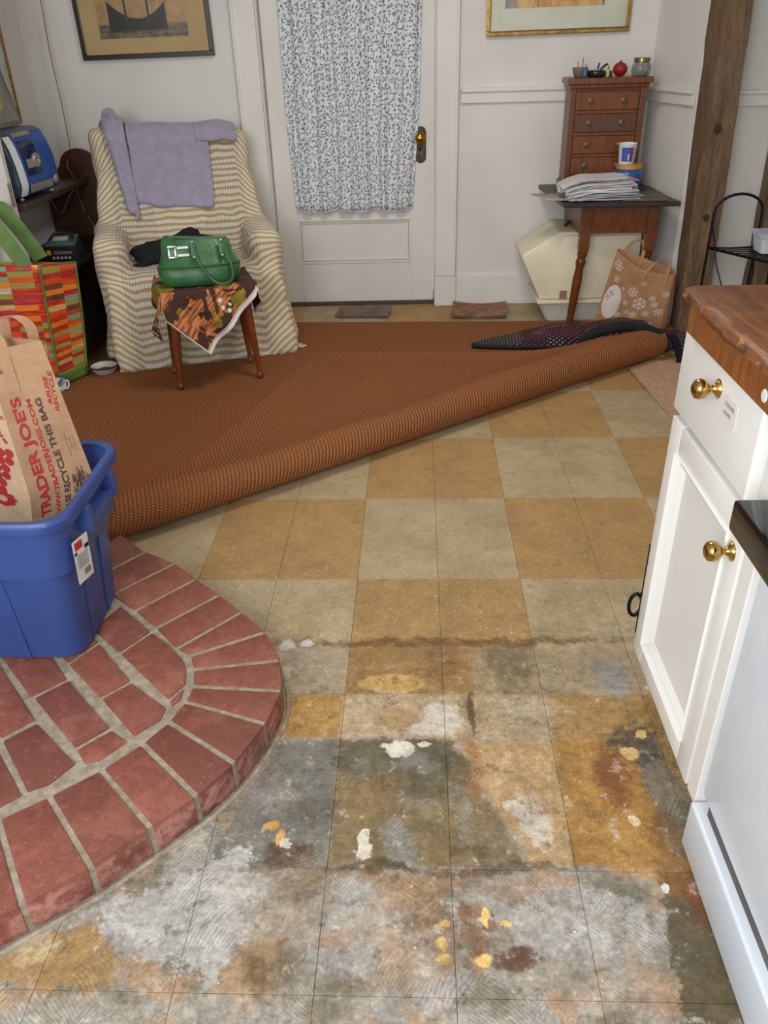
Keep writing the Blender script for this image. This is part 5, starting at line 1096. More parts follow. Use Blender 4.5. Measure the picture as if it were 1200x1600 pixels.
# handbag
def leather(name, c1, c2):
    q = NB(name); o = q.obj(); n = q.noise(o, 10., 4); q.bump(q.math('ADD', q.noise(o, 35., 4), q.math('MULTIPLY', q.noise(o, 260., 3), .3)), .35, .006)
    return q.fin(q.mix(q.ramp(n, .3, .7), lin(c1), lin(c2)), q.ramp(n, .3, .7, .28, .42))
M_LEA = leather('green_leather', (56, 112, 62), (40, 88, 50)); M_CHROME = plain('chrome', (222, 220, 216), .12, 1., var=.05)
hb = tag(empty('handbag', STC + Vector((-.006, -.03, TOPZ + .0055)), rz=SR + math.radians(-6)), 'green leather handbag with chrome buckles on the printed cloth', 'handbag')
lev = [(0, .140, .075, 0), (.006, .156, .086, 0), (.03, .168, .090, .0), (.075, .172, .084, .0), (.09, .160, .070, .0), (.13, .147, .055, .004), (.165, .140, .042, .008), (.188, .132, .030, .012), (.196, .124, .020, .014)]
bm = bmesh.new(); R = []
for z, hx, hy, oy in [(a_ * .94, b_, c_ * 1.0, d_) for a_, b_, c_, d_ in lev]:
    r = []
    for k in range(40):
        a = 2 * PI * k / 40; c_, s_ = math.cos(a), math.sin(a); e = .62
        p = Vector((hx * math.copysign(abs(c_) ** e, c_), hy * math.copysign(abs(s_) ** e, s_) + oy, z + (.010 * c_ * (z > .15) * -1 - .012 * (1 - c_ * c_) * (z > .18))))
        p += Vector((p.x, p.y, 0)).normalized() * (.006 * nz(p, 26., 3.)) if z > .01 else Vector((0, 0, 0)); r.append(bm.verts.new(p))
    R.append(r)
for a, b in zip(R, R[1:]):
    for k in range(40): bm.faces.new((a[k], a[(k + 1) % 40], b[(k + 1) % 40], b[k]))
bm.faces.new(R[0][::-1]); bm.faces.new(R[-1])
obj('bag_body', bm, M_LEA, hb, smooth=True, angle=60)
obj('top_seam', tube(bmesh.new(), spline([(-.112, .012, .187), (-.06, .004, .183), (0, .002, .176), (.06, .004, .172), (.108, .014, .170)], 6), .007, 8), M_LEA, hb, smooth=True)
obj('seam', tube(bmesh.new(), spline([(-.168, -.055, .082), (-.10, -.080, .084), (0, -.084, .083), (.10, -.080, .084), (.168, -.05, .082)], 6), .004, 6), M_LEA, hb, smooth=True)
pk = obj('buckle_tab', bx(-.118, -.028, -.072, -.050, .105, .152, bev=.004), M_LEA, hb, smooth=True, angle=40, rot=(math.radians(-18), 0, 0), loc=(0, -.020, -.006))
obj('buckle', frame_bm(-.116, -.082, .104, .154, -.079, -.073, .008, .002), M_CHROME, pk, smooth=True, angle=40)
obj('buckle_plate', bx(-.080, -.032, -.0745, -.0725, .138, .149, bev=.001), M_CHROME, pk); obj('buckle_plate', bx(-.080, -.032, -.0745, -.0725, .108, .119, bev=.001), M_CHROME, pk)
hp = [(-.015, -.052, .168), (-.010, -.070, .135), (.002, -.085, .095), (.03, -.100, .045), (.065, -.112, .014), (.100, -.112, .010), (.128, -.102, .026), (.132, -.088, .07), (.118, -.070, .12), (.100, -.050, .165)]
obj('handle', tube(bmesh.new(), spline(hp, 6), .0065, 9), M_LEA, hb, smooth=True)
for x in (-.015, .100):
    obj('handle_tab', bx(x - .010, x + .010, -.008, .004, -.05, .02, bev=.003), M_LEA, hb, smooth=True, angle=40, loc=(0, -.060, .165) if x < 0 else (0, -.058, .165), rot=(math.radians(-16), 0, 0))
    for z in (.175, .118): obj('rivet', lathe(bmesh.new(), [(.006, 0), (.006, .003), (.003, .005), (.001, .0055)], 12, M=Matrix.Translation((x, -.060 - (.172 - z) * .25 - .007, z)) @ Matrix.Rotation(PI / 2, 4, 'X')), M_CHROME, hb, smooth=True)
# ---------------------------------------------------------------- pictures on the back wall
def xz_frame(w, h, t, d0, d1, bev=.003): return frame_bm(-w / 2, w / 2, 0, h, d0, d1, t, bev)
def ship_mat():
    q = NB('ship_print'); s = q.sep(q.obj()); x, z = s[0], s[2]; o = q.obj()
    n = q.noise(o, 22., 5, .6); n2 = q.noise(q.map(o, sc=(1, 1, 3)), 16., 5, .65)
    sky = q.mix(q.ramp(n, .3, .7), lin((176, 142, 92)), lin((150, 118, 74)))
    sea = q.mix(q.ramp(n2, .38, .62), lin((58, 64, 56)), lin((128, 108, 72)))
    wob = q.math('MULTIPLY', q.math('SUBTRACT', n, .5), .03)
    c = q.mix(q.ramp(q.math('ADD', z, wob), .152, .140), sky, sea)
    # dark galleon hull with raised stern and bow
    xa = q.math('ADD', x, .02); hullt = q.math('MULTIPLY_ADD', q.math('MULTIPLY', xa, xa), 3.6, .168)
    inx = q.math('MULTIPLY', q.ramp(xa, -.152, -.142), q.ramp(xa, .142, .132))
    hull = q.math('MULTIPLY', q.math('MULTIPLY', q.math('LESS_THAN', q.math('ADD', z, q.math('MULTIPLY', wob, .5)), hullt), q.ramp(z, .105, .125)), inx)
    c = q.mix(hull, c, lin((38, 34, 26)))
    mast = q.math('MULTIPLY', q.math('LESS_THAN', q.math('ABSOLUTE', q.math('SUBTRACT', q.math('ABSOLUTE', q.math('ADD', xa, .005)), .055)), .005), q.ramp(z, .13, .14)); c = q.mix(mast, c, lin((50, 40, 30)))
    sail = q.math('MULTIPLY', q.math('LESS_THAN', q.math('ABSOLUTE', q.math('SUBTRACT', q.math('ABSOLUTE', q.math('ADD', xa, .005)), .06)), .045), q.ramp(z, .245, .26)); c = q.mix(q.math('MULTIPLY', sail, .8), c, q.mix(n, lin((120, 84, 64)), lin((176, 140, 104))))
    return q.fin(c, .35)
pic = tag(empty('framed_picture', (-1.115, 2.672, 1.262), rot=(0, math.radians(-.6), 0)), 'black-framed print of a dark sailing ship above the armchair', 'picture')
obj('frame', xz_frame(.655, .52, .022, -.008, .016), plain('frame_black', (34, 28, 26), .35), pic)
obj('frame_lip', xz_frame(.656, .522, .005, -.010, -.004, .001), plain('frame_maroon', (72, 30, 36), .4), pic)
obj('mat_board', bx(-.306, .306, -.001, .012, .021, .50), plain('buff_mat', (184, 156, 108), .6, var=.08, vscale=4), pic)
obj('artwork', bx(-.222, .212, -.0025, .004, .088, .43), ship_mat(), pic)
def aut_mat():
    q = NB('autumn_print'); o = q.map(q.obj(), sc=(1, 1, .35)); n = q.noise(o, 16., 5, .65); n2 = q.noise(q.vm('ADD', o, (3, 1, 2)), 11., 4)
    c = q.mix(q.ramp(n, .38, .62), lin((198, 132, 62)), lin((206, 178, 122))); c = q.mix(q.ramp(n2, .52, .62), c, lin((130, 96, 60)))
    x = q.sep(q.obj())[0]; c = q.mix(q.math('MULTIPLY', q.ramp(q.math('ADD', x, q.math('MULTIPLY', n, .08)), -.14, -.20), .9), c, lin((130, 134, 150))); return q.fin(c, .3)
pic2 = tag(empty('framed_picture', (.888, 2.672, 1.312), rot=(0, math.radians(-.4), 0)), 'gilt-framed autumn print with pale mat on wall over the chest', 'picture')
obj('frame', xz_frame(.685, .50, .020, -.010, .016), M_GOLD, pic2)
obj('frame_bead', xz_frame(.656, .47, .006, -.014, -.006, .002), plain('gilt_dark', (150, 108, 52), .3, .7), pic2, loc=(0, 0, .015))
obj('mat_board', bx(-.324, .324, -.001, .012, .019, .48), plain('pale_green_mat', (206, 210, 192), .25, var=.06, vscale=5), pic2)
obj('artwork', bx(-.256, .215, -.0025, .004, .112, .40), aut_mat(), pic2)

# ---------------------------------------------------------------- side table with chest of drawers
M_CHERRY = wood('cherry_wood', (132, 72, 26), (98, 50, 18), (10, 2, 2), .34); M_CHERRYV = wood('cherry_wood_upright', (124, 68, 26), (92, 48, 18), (2, 2, 10), .34)
M_TOPE = plain('table_top_dark', (52, 44, 40), .4, var=.25)
tb = tag(empty('side_table', (1.13, 2.38, 0)), 'small wooden side table with dark top and turned legs by the wall', 'table')
top = [(.845, 2.655), (.884, 2.098), (1.418, 2.076), (1.392, 2.25), (1.392, 2.50), (1.357, 2.655)]
obj('tabletop', prism(bmesh.new(), [(x - 1.13, y - 2.38) for x, y in top], .612, .634, bev=.003), M_TOPE, tb)
ap = bmesh.new(); box(ap, -.125, .205, -.195, -.175, .475, .611, bev=.002); obj('apron', ap, M_CHERRY, tb)
obj('apron', bx(-.145, -.127, -.195, .235, .475, .611, bev=.002), M_CHERRY, tb); obj('apron', bx(.207, .225, -.195, .235, .475, .611, bev=.002), M_CHERRY, tb)
obj('apron', bx(-.125, .205, .217, .235, .475, .611, bev=.002), M_CHERRY, tb)
tl = [(0, .011), (.02, .014), (.1, .0165), (.4, .021), (.62, .0235), (.78, .019), (.82, .023), (.85, .025), (.88, .022), (.90, .018), (.93, .024), (1., .024)]
for (x, y, fx, fy) in ((-.118, -.190, -.152, -.172), (.198, -.190, .205, -.105), (-.118, .212, -.145, .235), (.198, .212, .222, .235)):
    l = obj('leg', turned_leg((fx, fy, .001), (x, y, .40), tl), M_CHERRYV, tb, smooth=True, angle=50)
    M4 = Matrix(((1, 0, 0, 0), (0, 1, 0, 0), (0, 0, 1, 0), (0, 0, 0, 1)))
    obj('leg_block', bx(x - .024, x + .024, y - .02, y + .024, .395, .610, bev=.003), M_CHERRYV, l)
ch = tag(empty('chest_of_drawers', (1.118, 2.47, .6345), rz=math.radians(-2)), 'narrow miniature cherry chest of drawers with ring pulls on table', 'chest')
CW, CD, CH = .178, .165, .455
obj('carcass', bx(-CW, CW, .004, CD, .03, CH, bev=.002), M_CHERRYV, ch)
for x in (-1, 1): obj('stile', bx(x * CW - (.026 if x > 0 else 0), x * CW + (.026 if x < 0 else 0), -.008, .006, .03, CH, bev=.002), M_CHERRYV, ch)
obj('cornice', bx(-CW - .022, CW + .022, -.030, CD, CH + .014, CH + .040, bev=.003), M_CHERRY, ch)
obj('cornice_moulding', bx(-CW - .010, CW + .010, -.018, CD, CH - .004, CH + .015, bev=.006), M_CHERRY, ch)
obj('base_moulding', bx(-CW - .012, CW + .012, -.020, CD, .0, .034, bev=.006), M_CHERRYV, ch)
M_PULL = plain('pull_pewter', (112, 104, 84), .4, .8)
zs = [(.358, .436), (.262, .340), (.166, .244), (.070, .148)]
for i, (z0, z1) in enumerate(zs):
    dr = obj('drawer', bx(-.148, .148, -.010, .05, z0, z1, bev=.003), M_CHERRY if i != 1 else wood('drawer_dull', (104, 62, 42), (86, 50, 34), (10, 2, 2), .45), ch)
    for x in (-.078, .078):
        pl_ = obj('pull_plate', lathe(bmesh.new(), [(.014, 0), (.014, .0025), (.010, .004), (.001, .0045)], 18, M=Matrix.Translation((x, -.010, (z0 + z1) / 2)) @ Matrix.Rotation(PI / 2, 4, 'X')), M_PULL, dr, smooth=True, angle=40)
    if i < 3: obj('drawer_rail', bx(-.150, .150, -.006, .01, z0 - .016, z0 - .003, bev=.002), M_CHERRY, ch)
# rings belong to each plate
for d in [c for c in ch.children if c.name.startswith('drawer') and not c.name.startswith('drawer_rail')]:
    zc = sum(v.co.z for v in d.data.vertices) / len(d.data.vertices)
    for x in (-.078, .078):
        obj('ring_pull', tube(bmesh.new(), [(x + .011 * math.cos(2 * PI * k / 18), -.017, zc - .003 + .011 * math.sin(2 * PI * k / 18)) for k in range(18)], .0018, 6, closed=True), M_PULL, d, smooth=True)
# things on the chest
TOPC = .6345 + CH + .0405
def onchest(x, y): return ch.matrix_basis @ Vector((x, y, CH + .0405))
bs = tag(empty('small_basket', onchest(-.135, .045)), 'small woven dish with pencils at the left on the chest', 'basket')
obj('dish', lathe(bmesh.new(), [(.020, 0), (.026, .004), (.036, .034), (.038, .042), (.035, .042), (.024, .008), (.001, .007)], 22), plain('basket_straw', (128, 116, 92), .8, bump=.6, bscale=140), bs, smooth=True)
for k, (x, y, c) in enumerate(((.008, .0, (88, 64, 50)), (-.006, .01, (150, 120, 70)), (.018, -.008, (120, 96, 74)))): obj('pencil', tube(bmesh.new(), [(x, y, .012), (x * 1.6, y * 1.5 + .004, .082 - .012 * k)], .0018, 6), plain('pencil_%d' % k, c, .6), bs)
bb = tag(empty('blue_bottle', onchest(-.118, -.005)), 'tiny blue bottle in front of the woven dish', 'bottle')
obj('bottle_body', lathe(bmesh.new(), [(.010, 0), (.012, .003), (.010, .026), (.004, .034), (.004, .042)], 14), plain('bottle_blue', (62, 96, 150), .25), bb, smooth=True); obj('cap', lathe(bmesh.new(), [(.005, .040), (.005, .052), (.002, .055)], 12), plain('cap_grey', (150, 160, 170), .3), bb, smooth=True)
pn = tag(empty('black_dish', onchest(-.062, .02)), 'round black dish with handle and odds on the chest', 'dish')
obj('dish', lathe(bmesh.new(), [(.034, 0), (.042, .004), (.044, .022), (.041, .030), (.038, .030), (.039, .008), (.001, .006)], 26), plain('dish_black', (28, 32, 40), .2), pn, smooth=True)
obj('handle', tube(bmesh.new(), spline([(.004, 0, .028), (.008, .0, .045), (.012, 0, .060)], 5), .004, 7), M_BLK, pn, smooth=True)
obj('clip', tube(bmesh.new(), [(.018, -.004, .032), (.034, .0, .046), (.050, .002, .054)], .005, 7), M_BLK, pn, smooth=True)
obj('folded_note', bx(-.012, .022, -.016, .010, .026, .034, bev=.002), plain('note_green', (150, 160, 128), .7), pn, rot=(0, -.2, 0))
yb = tag(empty('yellow_bottle', onchest(-.012, -.006)), 'slim yellow bottle standing beside the black dish', 'bottle')
obj('bottle_body', lathe(bmesh.new(), [(.0065, 0), (.0075, .003), (.0070, .030), (.003, .036)], 12), plain('yellow_plastic', (206, 186, 84), .35), yb, smooth=True); obj('nozzle', lathe(bmesh.new(), [(.0035, .034), (.002, .048), (.001, .052)], 10), plain('nozzle_red', (160, 60, 44), .4), yb, smooth=True)
rb = tag(empty('red_pincushion', onchest(.048, .02)), 'round red pincushion on top of the chest', 'pincushion')
bm = bmesh.new(); R = []
for j in range(13):
    a = -PI / 2 + PI * j / 12; r = []
    for k in range(32):
        t = 2 * PI * k / 32; rr = .0335 * math.cos(a) * (1 - .05 * abs(math.cos(t * 4))) + .0004; r.append(bm.verts.new((rr * math.cos(t), rr * math.sin(t), .031 + .031 * math.sin(a) * (1 if a < 0 else .97))))
    R.append(r)
for a, b in zip(R, R[1:]):
    for k in range(32): bm.faces.new((a[k], a[(k + 1) % 32], b[(k + 1) % 32], b[k]))
obj('cushion', bm, plain('red_satin', (164, 22, 24), .5, var=.25, vscale=60, bump=.3, bscale=120), rb, smooth=True)
obj('stem', lathe(bmesh.new(), [(.006, .058), (.004, .064), (.002, .068)], 10), M_BLK, rb, smooth=True)
jr = tag(empty('glass_jar', onchest(.148, .03)), 'glass jar with brass lid on right end of the chest', 'jar')
q = NB('jar_glass'); M_JAR = q.fin((168, 172, 172), .08, Transmission_Weight=.55, IOR=1.4)
obj('jar_body', lathe(bmesh.new(), [(.030, 0), (.040, .004), (.046, .026), (.044, .042), (.034, .056), (.034, .062)], 26), M_JAR, jr, smooth=True)
obj('lid', lathe(bmesh.new(), [(.036, .058), (.038, .060), (.038, .074), (.034, .077), (.001, .077)], 26), plain('lid_brass', (150, 128, 84), .25, .9), jr, smooth=True, angle=40)
bm = bmesh.new()
random.seed(5)
for k in range(16):
    a = random.uniform(0, 6.28); r = random.uniform(0, .026); lathe(bm, [(.001, -.007), (.008, -.003), (.009, .003), (.001, .008)], 8, M=Matrix.Translation((r * math.cos(a), r * math.sin(a), .010 + .002 * k)))
obj('buttons', bm, plain('buttons_grey', (150, 148, 146), .4, var=.4, vscale=80), jr, smooth=True); jr.children[-1]['kind'] = 'stuff'
bt = tag(obj('round_lid', lathe(bmesh.new(), [(.016, 0), (.017, .003), (.015, .022), (.011, .026), (.001, .027)], 16), plain('lid_teal', (92, 106, 104), .4), smooth=True, loc=onchest(.004, .05)), 'small grey-green tin behind the red pincushion', 'tin')

# ---- peanut butter jar and cup
TT = .6345
pj = tag(empty('blue_jar', (1.235, 2.375, TT)), 'blue plastic jar with orange lid behind the papers', 'jar')
obj('jar_body', lathe(bmesh.new(), [(.050, 0), (.056, .004), (.060, .05), (.068, .07), (.070, .085), (.066, .098), (.055, .104), (.055, .112)], 28), plain('jar_blue', (28, 92, 168), .22), pj, smooth=True)
obj('lid', lathe(bmesh.new(), [(.061, .106), (.063, .108), (.063, .124), (.060, .127), (.001, .127)], 30), plain('lid_orange', (196, 140, 62), .4), pj, smooth=True, angle=40)
cp = tag(empty('paper_cup', (1.216, 2.368, TT + .1275)), 'white cup with blue and red print standing on the blue jar', 'cup')
obj('cup_body', lathe(bmesh.new(), [(.034, 0), (.036, .002), (.043, .088), (.045, .090), (.043, .092), (.041, .088), (.034, .006), (.001, .005)], 28), plain('cup_white', (230, 228, 226), .35, var=.03), cp, smooth=True, angle=50)
def wrap(a0, a1, z0, z1, mat, off=.0006, name='print'):
    def f(u, v):
        z = z0 + (z1 - z0) * v; r = .036 + .007 * (z - .002) / .086 + off; a = a0 + (a1 - a0) * u; return Vector((r * math.cos(a), r * math.sin(a), z))
    return obj(name, grid(bmesh.new(), 14, 3, f), mat, cp, smooth=True)
wrap(-2.45, -1.05, .014, .076, plain('cup_blue', (38, 90, 186), .4)); wrap(-1.72, -1.42, .020, .060, plain('cup_red', (196, 38, 36), .4), .0012); wrap(-1.68, -1.52, .018, .046, plain('cup_pale', (232, 214, 200), .4), .0017)
wrap(-1.45, -1.25, .052, .072, plain('cup_red2', (186, 40, 40), .4), .0014)
for k in range(4): wrap(-.95, -.75, .020 + .014 * k, .026 + .014 * k, M_GREYP, .0008)
# ---- loose papers
random.seed(11)
pcols = [(214, 212, 214), (222, 220, 222), (198, 198, 206), (210, 204, 200), (190, 192, 204), (226, 224, 224)]
pms = [plain('paper_%d' % i, c, .7, var=.1, vscale=9) for i, c in enumerate(pcols)] + [plain('paper_pink', (206, 140, 124), .7, var=.1), plain('paper_newsprint', (150, 148, 146), .75, var=.35, vscale=50)]
zz = TT + .0008
NP = 26
for k in range(NP):
    t = k / (NP - 1); w = random.uniform(.30, .34); d = random.uniform(.20, .24); th = random.uniform(.0015, .0042)
    ang = math.radians(random.uniform(-7, 7) + (6 if k < 8 else 0)); cx = 1.075 + random.uniform(-.014, .014) - .02 * t; cy = 2.235 + random.uniform(-.012, .016) + .03 * t
    lift = .004 + .016 * t
    def f(u, v, k=k, w=w, d=d):
        x = (u - .5) * w; y = (v - .5) * d; l = -.055 * max(0, (-x - .02) / .16) ** 1.7 * t
        return Vector((x, y, l + .0015 * math.sin(u * 7 + k) + .018 * t * max(0, x) * 2))
    mat = pms[6] if k in (NP - 4,) else (pms[7] if k % 7 == 3 else random.choice(pms[:6]))
    o = obj('paper_sheet', grid(bmesh.new(), 12, 4, f, th), mat, smooth=True, angle=30, loc=(cx, cy, zz + th), rot=(0, 0, ang))
    tag(o, 'letter or folded paper in the untidy pile on the side table', 'paper', 'papers piled on the side table')
    if k == NP - 1: o['label'] = 'topmost white sheet of the paper pile on side table'
    if k == NP - 4: o['label'] = 'pink sheet near the top of the paper pile'
    zz += th * 1.02 + .0004
lf = obj('leaflet', grid(bmesh.new(), 10, 4, lambda u, v: Vector(((u - .5) * .26, (v - .5) * .20, .012 * (1 - u) ** 2)), .002), plain('leaflet_grey', (176, 170, 160), .7), smooth=True, loc=(.905, 2.24, TT + .002), rot=(0, 0, .35)); tag(lf, 'pale leaflet sticking out left of the paper pile', 'paper')
bk = obj('thin_magazine', bx(-.11, .10, -.10, .12, 0, .006, bev=.001), plain('magazine_brown', (112, 98, 86), .5, var=.3), loc=(1.275, 2.20, TT + .0008), rot=(0, 0, -.10)); tag(bk, 'thin brown-grey magazine lying right of the paper pile', 'magazine')

# ---------------------------------------------------------------- covered litter box
M_CREAMP = plain('cream_plastic', (232, 222, 194), .35, var=.05, vscale=4); M_WHITEP = plain('white_plastic', (216, 214, 206), .35, var=.05, vscale=4)
lb = tag(empty('litter_box', (1.06, 2.45, 0)), 'cream covered cat litter box under the side table', 'litter box')
def loft4(a, b, z0, z1, inset=0):
    bm = bmesh.new(); V8 = [bm.verts.new((x, y, z0)) for x, y in a] + [bm.verts.new((x, y, z1)) for x, y in b]
    for f in ((0, 3, 2, 1), (4, 5, 6, 7), (0, 1, 5, 4), (1, 2, 6, 5), (2, 3, 7, 6), (3, 0, 4, 7)): bm.faces.new([V8[i] for i in f])
    bmesh.ops.bevel(bm, geom=bm.edges[:], offset=.012, segments=3, affect='EDGES'); return bm
obj('base_pan', loft4([(-.175, -.135), (.25, -.135), (.25, .17), (-.175, .17)], [(-.225, -.175), (.275, -.175), (.275, .20), (-.225, .20)], .001, .118), M_WHITEP, lb, smooth=True, angle=40)
obj('rim', bx(-.240, .285, -.185, .205, .112, .128, bev=.006), M_CREAMP, lb, smooth=True, angle=40)
hp_ = [(-.225, .128), (-.330, .345), (-.315, .362), (-.155, .462), (-.14, .466), (.245, .462), (.26, .45), (.268, .128)]
bm = prism(bmesh.new(), hp_, -.165, .165, bev=.010, seg=2)
bmesh.ops.transform(bm, matrix=Matrix(((1, 0, 0, 0), (0, 0, -1, .01), (0, 1, 0, 0), (0, 0, 0, 1))), verts=bm.verts[:])
hood = obj('hood', bm, M_CREAMP, lb, smooth=True, angle=40)
sp = [(-.205, .135), (-.135, .440), (-.125, .448), (.235, .446), (.245, .44), (.25, .135)]
bm = prism(bmesh.new(), sp, 0, .012, bev=.005, seg=2); bmesh.ops.transform(bm, matrix=Matrix(((1, 0, 0, 0), (0, 0, -1, -.150), (0, 1, 0, 0), (0, 0, 0, 1))), verts=bm.verts[:])
obj('side_panel', bm, M_CREAMP, hood, smooth=True, angle=40)
0 and obj('entry_flap', loft4([(-.01, -.11), (.01, -.11), (.01, .11), (-.01, .11)], [(-.01, -.11), (.01, -.11), (.01, .11), (-.01, .11)], 0, .17), plain('flap_dark', (120, 112, 96), .3), hood, loc=(-.272, .0, .155), rot=(0, math.radians(-26), 0))
obj('carry_handle', tube(bmesh.new(), spline([(-.10, -.02, .463), (-.08, -.02, .485), (-.02, -.01, .488), (.04, .0, .478), (.07, .0, .463)], 5), .009, 8), M_BLK, lb, smooth=True)
stk = obj('sticker', bx(-.095, -.058, -.1645, -.162, .128, .172), plain('sticker_pink', (176, 132, 122), .4, var=.3, vscale=60), lb, loc=(-.03, -.0, .002))

# ---------------------------------------------------------------- snowflake paper bag leaning at the post
M_KR2 = kraft('kraft_gift', (178, 134, 98), (160, 118, 84))
PO = Vector((1.27, 2.16, .012))
pb = tag(empty('gift_bag', PO), 'brown paper gift bag with white snowflakes leaning beside the post', 'paper bag')
def P3(*p): return Vector(p) - PO
a0, b0 = P3(1.085, 2.145, .013), P3(1.425, 2.10, .013)          # front bottom left / right
a1, b1 = P3(1.170, 2.150, .406), P3(1.459, 2.120, .284)          # front top left / right
c0, d0 = P3(1.13, 2.235, .013), P3(1.460, 2.135, .013)            # back bottom
c1, d1 = P3(1.190, 2.190, .402), P3(1.475, 2.150, .300)
def bag_face(name, bl, br, tl, tr, mat, dip=0., thick=.0012):
    def f(u, v):
        t = 1 - dip * math.sin(PI * u) if dip else 1
        p = (bl * (1 - u) + br * u) * (1 - v * t) + (tl * (1 - u) + tr * u) * v * t
        n = (br - bl).cross(tl - bl).normalized(); return p + n * (.007 * nz(p, 11., 6.) * min(1, 5 * min(u, 1 - u)))
    return obj(name, grid(bmesh.new(), 20, 20, f, thick), mat, pb, smooth=True), f
fo, ffb = bag_face('front_panel', a0, b0, a1, b1, M_KR2, .10)
bo_, fbk = bag_face('back_panel', c0, d0, c1, d1, M_KR2); bag_face('gusset', a0, c0, a1, c1, M_KR2); bag_face('gusset', b0, d0, b1, d1, M_KR2)
bm = bmesh.new(); bm.faces.new([bm.verts.new(v) for v in (a0, b0, d0, c0)]); obj('bag_bottom', bm, M_KR2, pb)
FB = on(ffb, .0022); M_SNOW = plain('snow_print', (218, 200, 188), .7, var=.1)
def flake(bm, cs, ct, r, F=FB, arms=6):
    for k in range(arms):
        a = 2 * PI * k / arms + cs
        def g(x, y, a=a): X, Y_ = x * math.cos(a) - y * math.sin(a), x * math.sin(a) + y * math.cos(a); return F(max(0, min(1, cs + X)), max(0, min(1, ct + Y_ * .95)))
        put_flat(bm, [(0, -.07 * r), (r, -.09 * r), (r, .09 * r), (0, .07 * r)], [[0, 1, 2, 3]], g)
        for s_ in (-1, 1): put_flat(bm, [(.45 * r, 0), (.62 * r, 0), (.86 * r, s_ * .34 * r), (.70 * r, s_ * .36 * r)], [[0, 1, 2, 3]], g)
bm = bmesh.new(); random.seed(2)
for cs, ct, r in ((.43, .62, .082), (.57, .46, .11), (.74, .57, .055), (.80, .47, .06), (.36, .44, .042), (.30, .24, .05), (.52, .26, .065), (.70, .30, .055), (.16, .08, .06), (.36, .09, .07), (.56, .08, .06), (.80, .12, .05), (.88, .34, .075), (.93, .66, .06), (.10, .86, .075), (.13, .70, .05), (.55, .80, .045), (.42, .30, .03), (.27, .62, .03)):
    bm = bmesh.new(); flake(bm, cs, ct, r); obj('snowflake', bm, M_SNOW, fo)
bm = bmesh.new(); dv2, df2 = disc_pts(28); put_flat(bm, dv2, df2, lambda x, y: FB(.16 + x * .135, .40 + y * .23)); obj('oval_print', bm, plain('oval_white', (222, 208, 198), .7, var=.08), fo)
FB2 = on(ffb, .0032); bm = bmesh.new(); text_on(bm, "WHOLE\nFOODS", FB2, .175, .42, .075, -.55, 1.05, bold=.01); obj('oval_lettering', bm, plain('oval_red', (178, 104, 92), .7), fo); bm = bmesh.new(); text_on(bm, "MARKET", FB2, .15, .31, .035, -.55, 1.05); obj('oval_lettering', bm, plain('oval_red', (178, 104, 92), .7), fo)
def loop(f, s0, s1, h, name='handle'):
    p0, p1 = f(s0, .93), f(s1, .93); up = Vector((.04, .015, h)); P = spline([f(s0, .80), p0, p0 * .85 + p1 * .15 + up * .75, (p0 + p1) / 2 + up, p0 * .15 + p1 * .85 + up * .72, p1, f(s1, .80)], 6)
    ribbon([p + Vector((0, -.003, 0)) for p in P], Vector((.008, -.004, .002)), M_KR2, pb, name, .0014)
loop(fbk, .06, .38, .085); loop(lambda u, v: ffb(u, v), .52, .86, .075)

# ---------------------------------------------------------------- black wire folding rack
M_IRON = plain('black_iron', (26, 27, 36), .38, .6, var=.2)
rk = tag(empty('wire_rack', (1.64, 1.93, 0)), 'black wire folding rack with arched ends behind the worktop', 'rack')
def arch(x0, x1, y, top, z0=0.001, lean=0.):
    w = (x1 - x0) / 2; cx = (x0 + x1) / 2
    return [(x0, y, z0), (x0, y, .3), (x0 + .002, y, top - .075)] + [(cx - w * .98 * math.cos(a), y, top - .075 + .075 * math.sin(a)) for a in [PI * k / 12 for k in range(1, 12)]] + [(x1 - .002, y, top - .09), (x1, y, .3), (x1, y, z0)]
M_ = .0062
obj('arched_frame', tube(bmesh.new(), arch(-.118, .098, .0, .685), M_, 9), M_IRON, rk, smooth=True)
obj('arched_frame', tube(bmesh.new(), arch(.05, .27, -.30, .70), M_, 9), M_IRON, rk, smooth=True)
for zc in (.455, .16):
    sh = obj('shelf_frame', tube(bmesh.new(), [(-.118, 0, zc), (.098, 0, zc), (.27, -.30, zc), (.05, -.30, zc)], .0055, 8, closed=True), M_IRON, rk, smooth=True)
    for k in range(1, 9):
        t = k / 9; obj('shelf_rod', tube(bmesh.new(), [(-.118 + .168 * t, -.30 * t, zc + .004), (.098 + .172 * t, -.30 * t, zc + .004)], .0032, 6), M_IRON, sh, smooth=True)
obj('brace', tube(bmesh.new(), [(-.115, -.006, .55), (-.100, -.09, .40), (-.075, -.16, .30)], .003, 6), M_IRON, rk, smooth=True); obj('brace', tube(bmesh.new(), [(.095, -.006, .45), (.06, -.12, .36), (.02, -.2, .26)], .0035, 6), M_IRON, rk, smooth=True)
obj('hinge_knob', lathe(bmesh.new(), [(.010, 0), (.012, .006), (.010, .012)], 12, M=Matrix.Translation((.068, -.296, .40)) @ Matrix.Rotation(PI / 2, 4, 'X')), M_IRON, rk, smooth=True)
wt = tag(empty('plastic_tub', (1.765, 1.80, .4665)), 'white plastic tub standing on the wire rack shelf', 'tub')
bm, R = tub_wall([(.075, .055, .02, 0), (.085, .065, .022, .065), (.090, .070, .025, .068), (.090, .070, .025, .075), (.083, .063, .02, .075), (.073, .053, .018, .006)]); bm.faces.new(R[0][::-1]); bm.faces.new(R[-1])
obj('tub_wall', bm, plain('tub_white', (206, 214, 222), .3, var=.05), wt, smooth=True, angle=40); obj('lid', bx(-.092, .092, -.072, .072, .0755, .083, bev=.004), plain('tub_lid', (192, 206, 224), .3), wt)

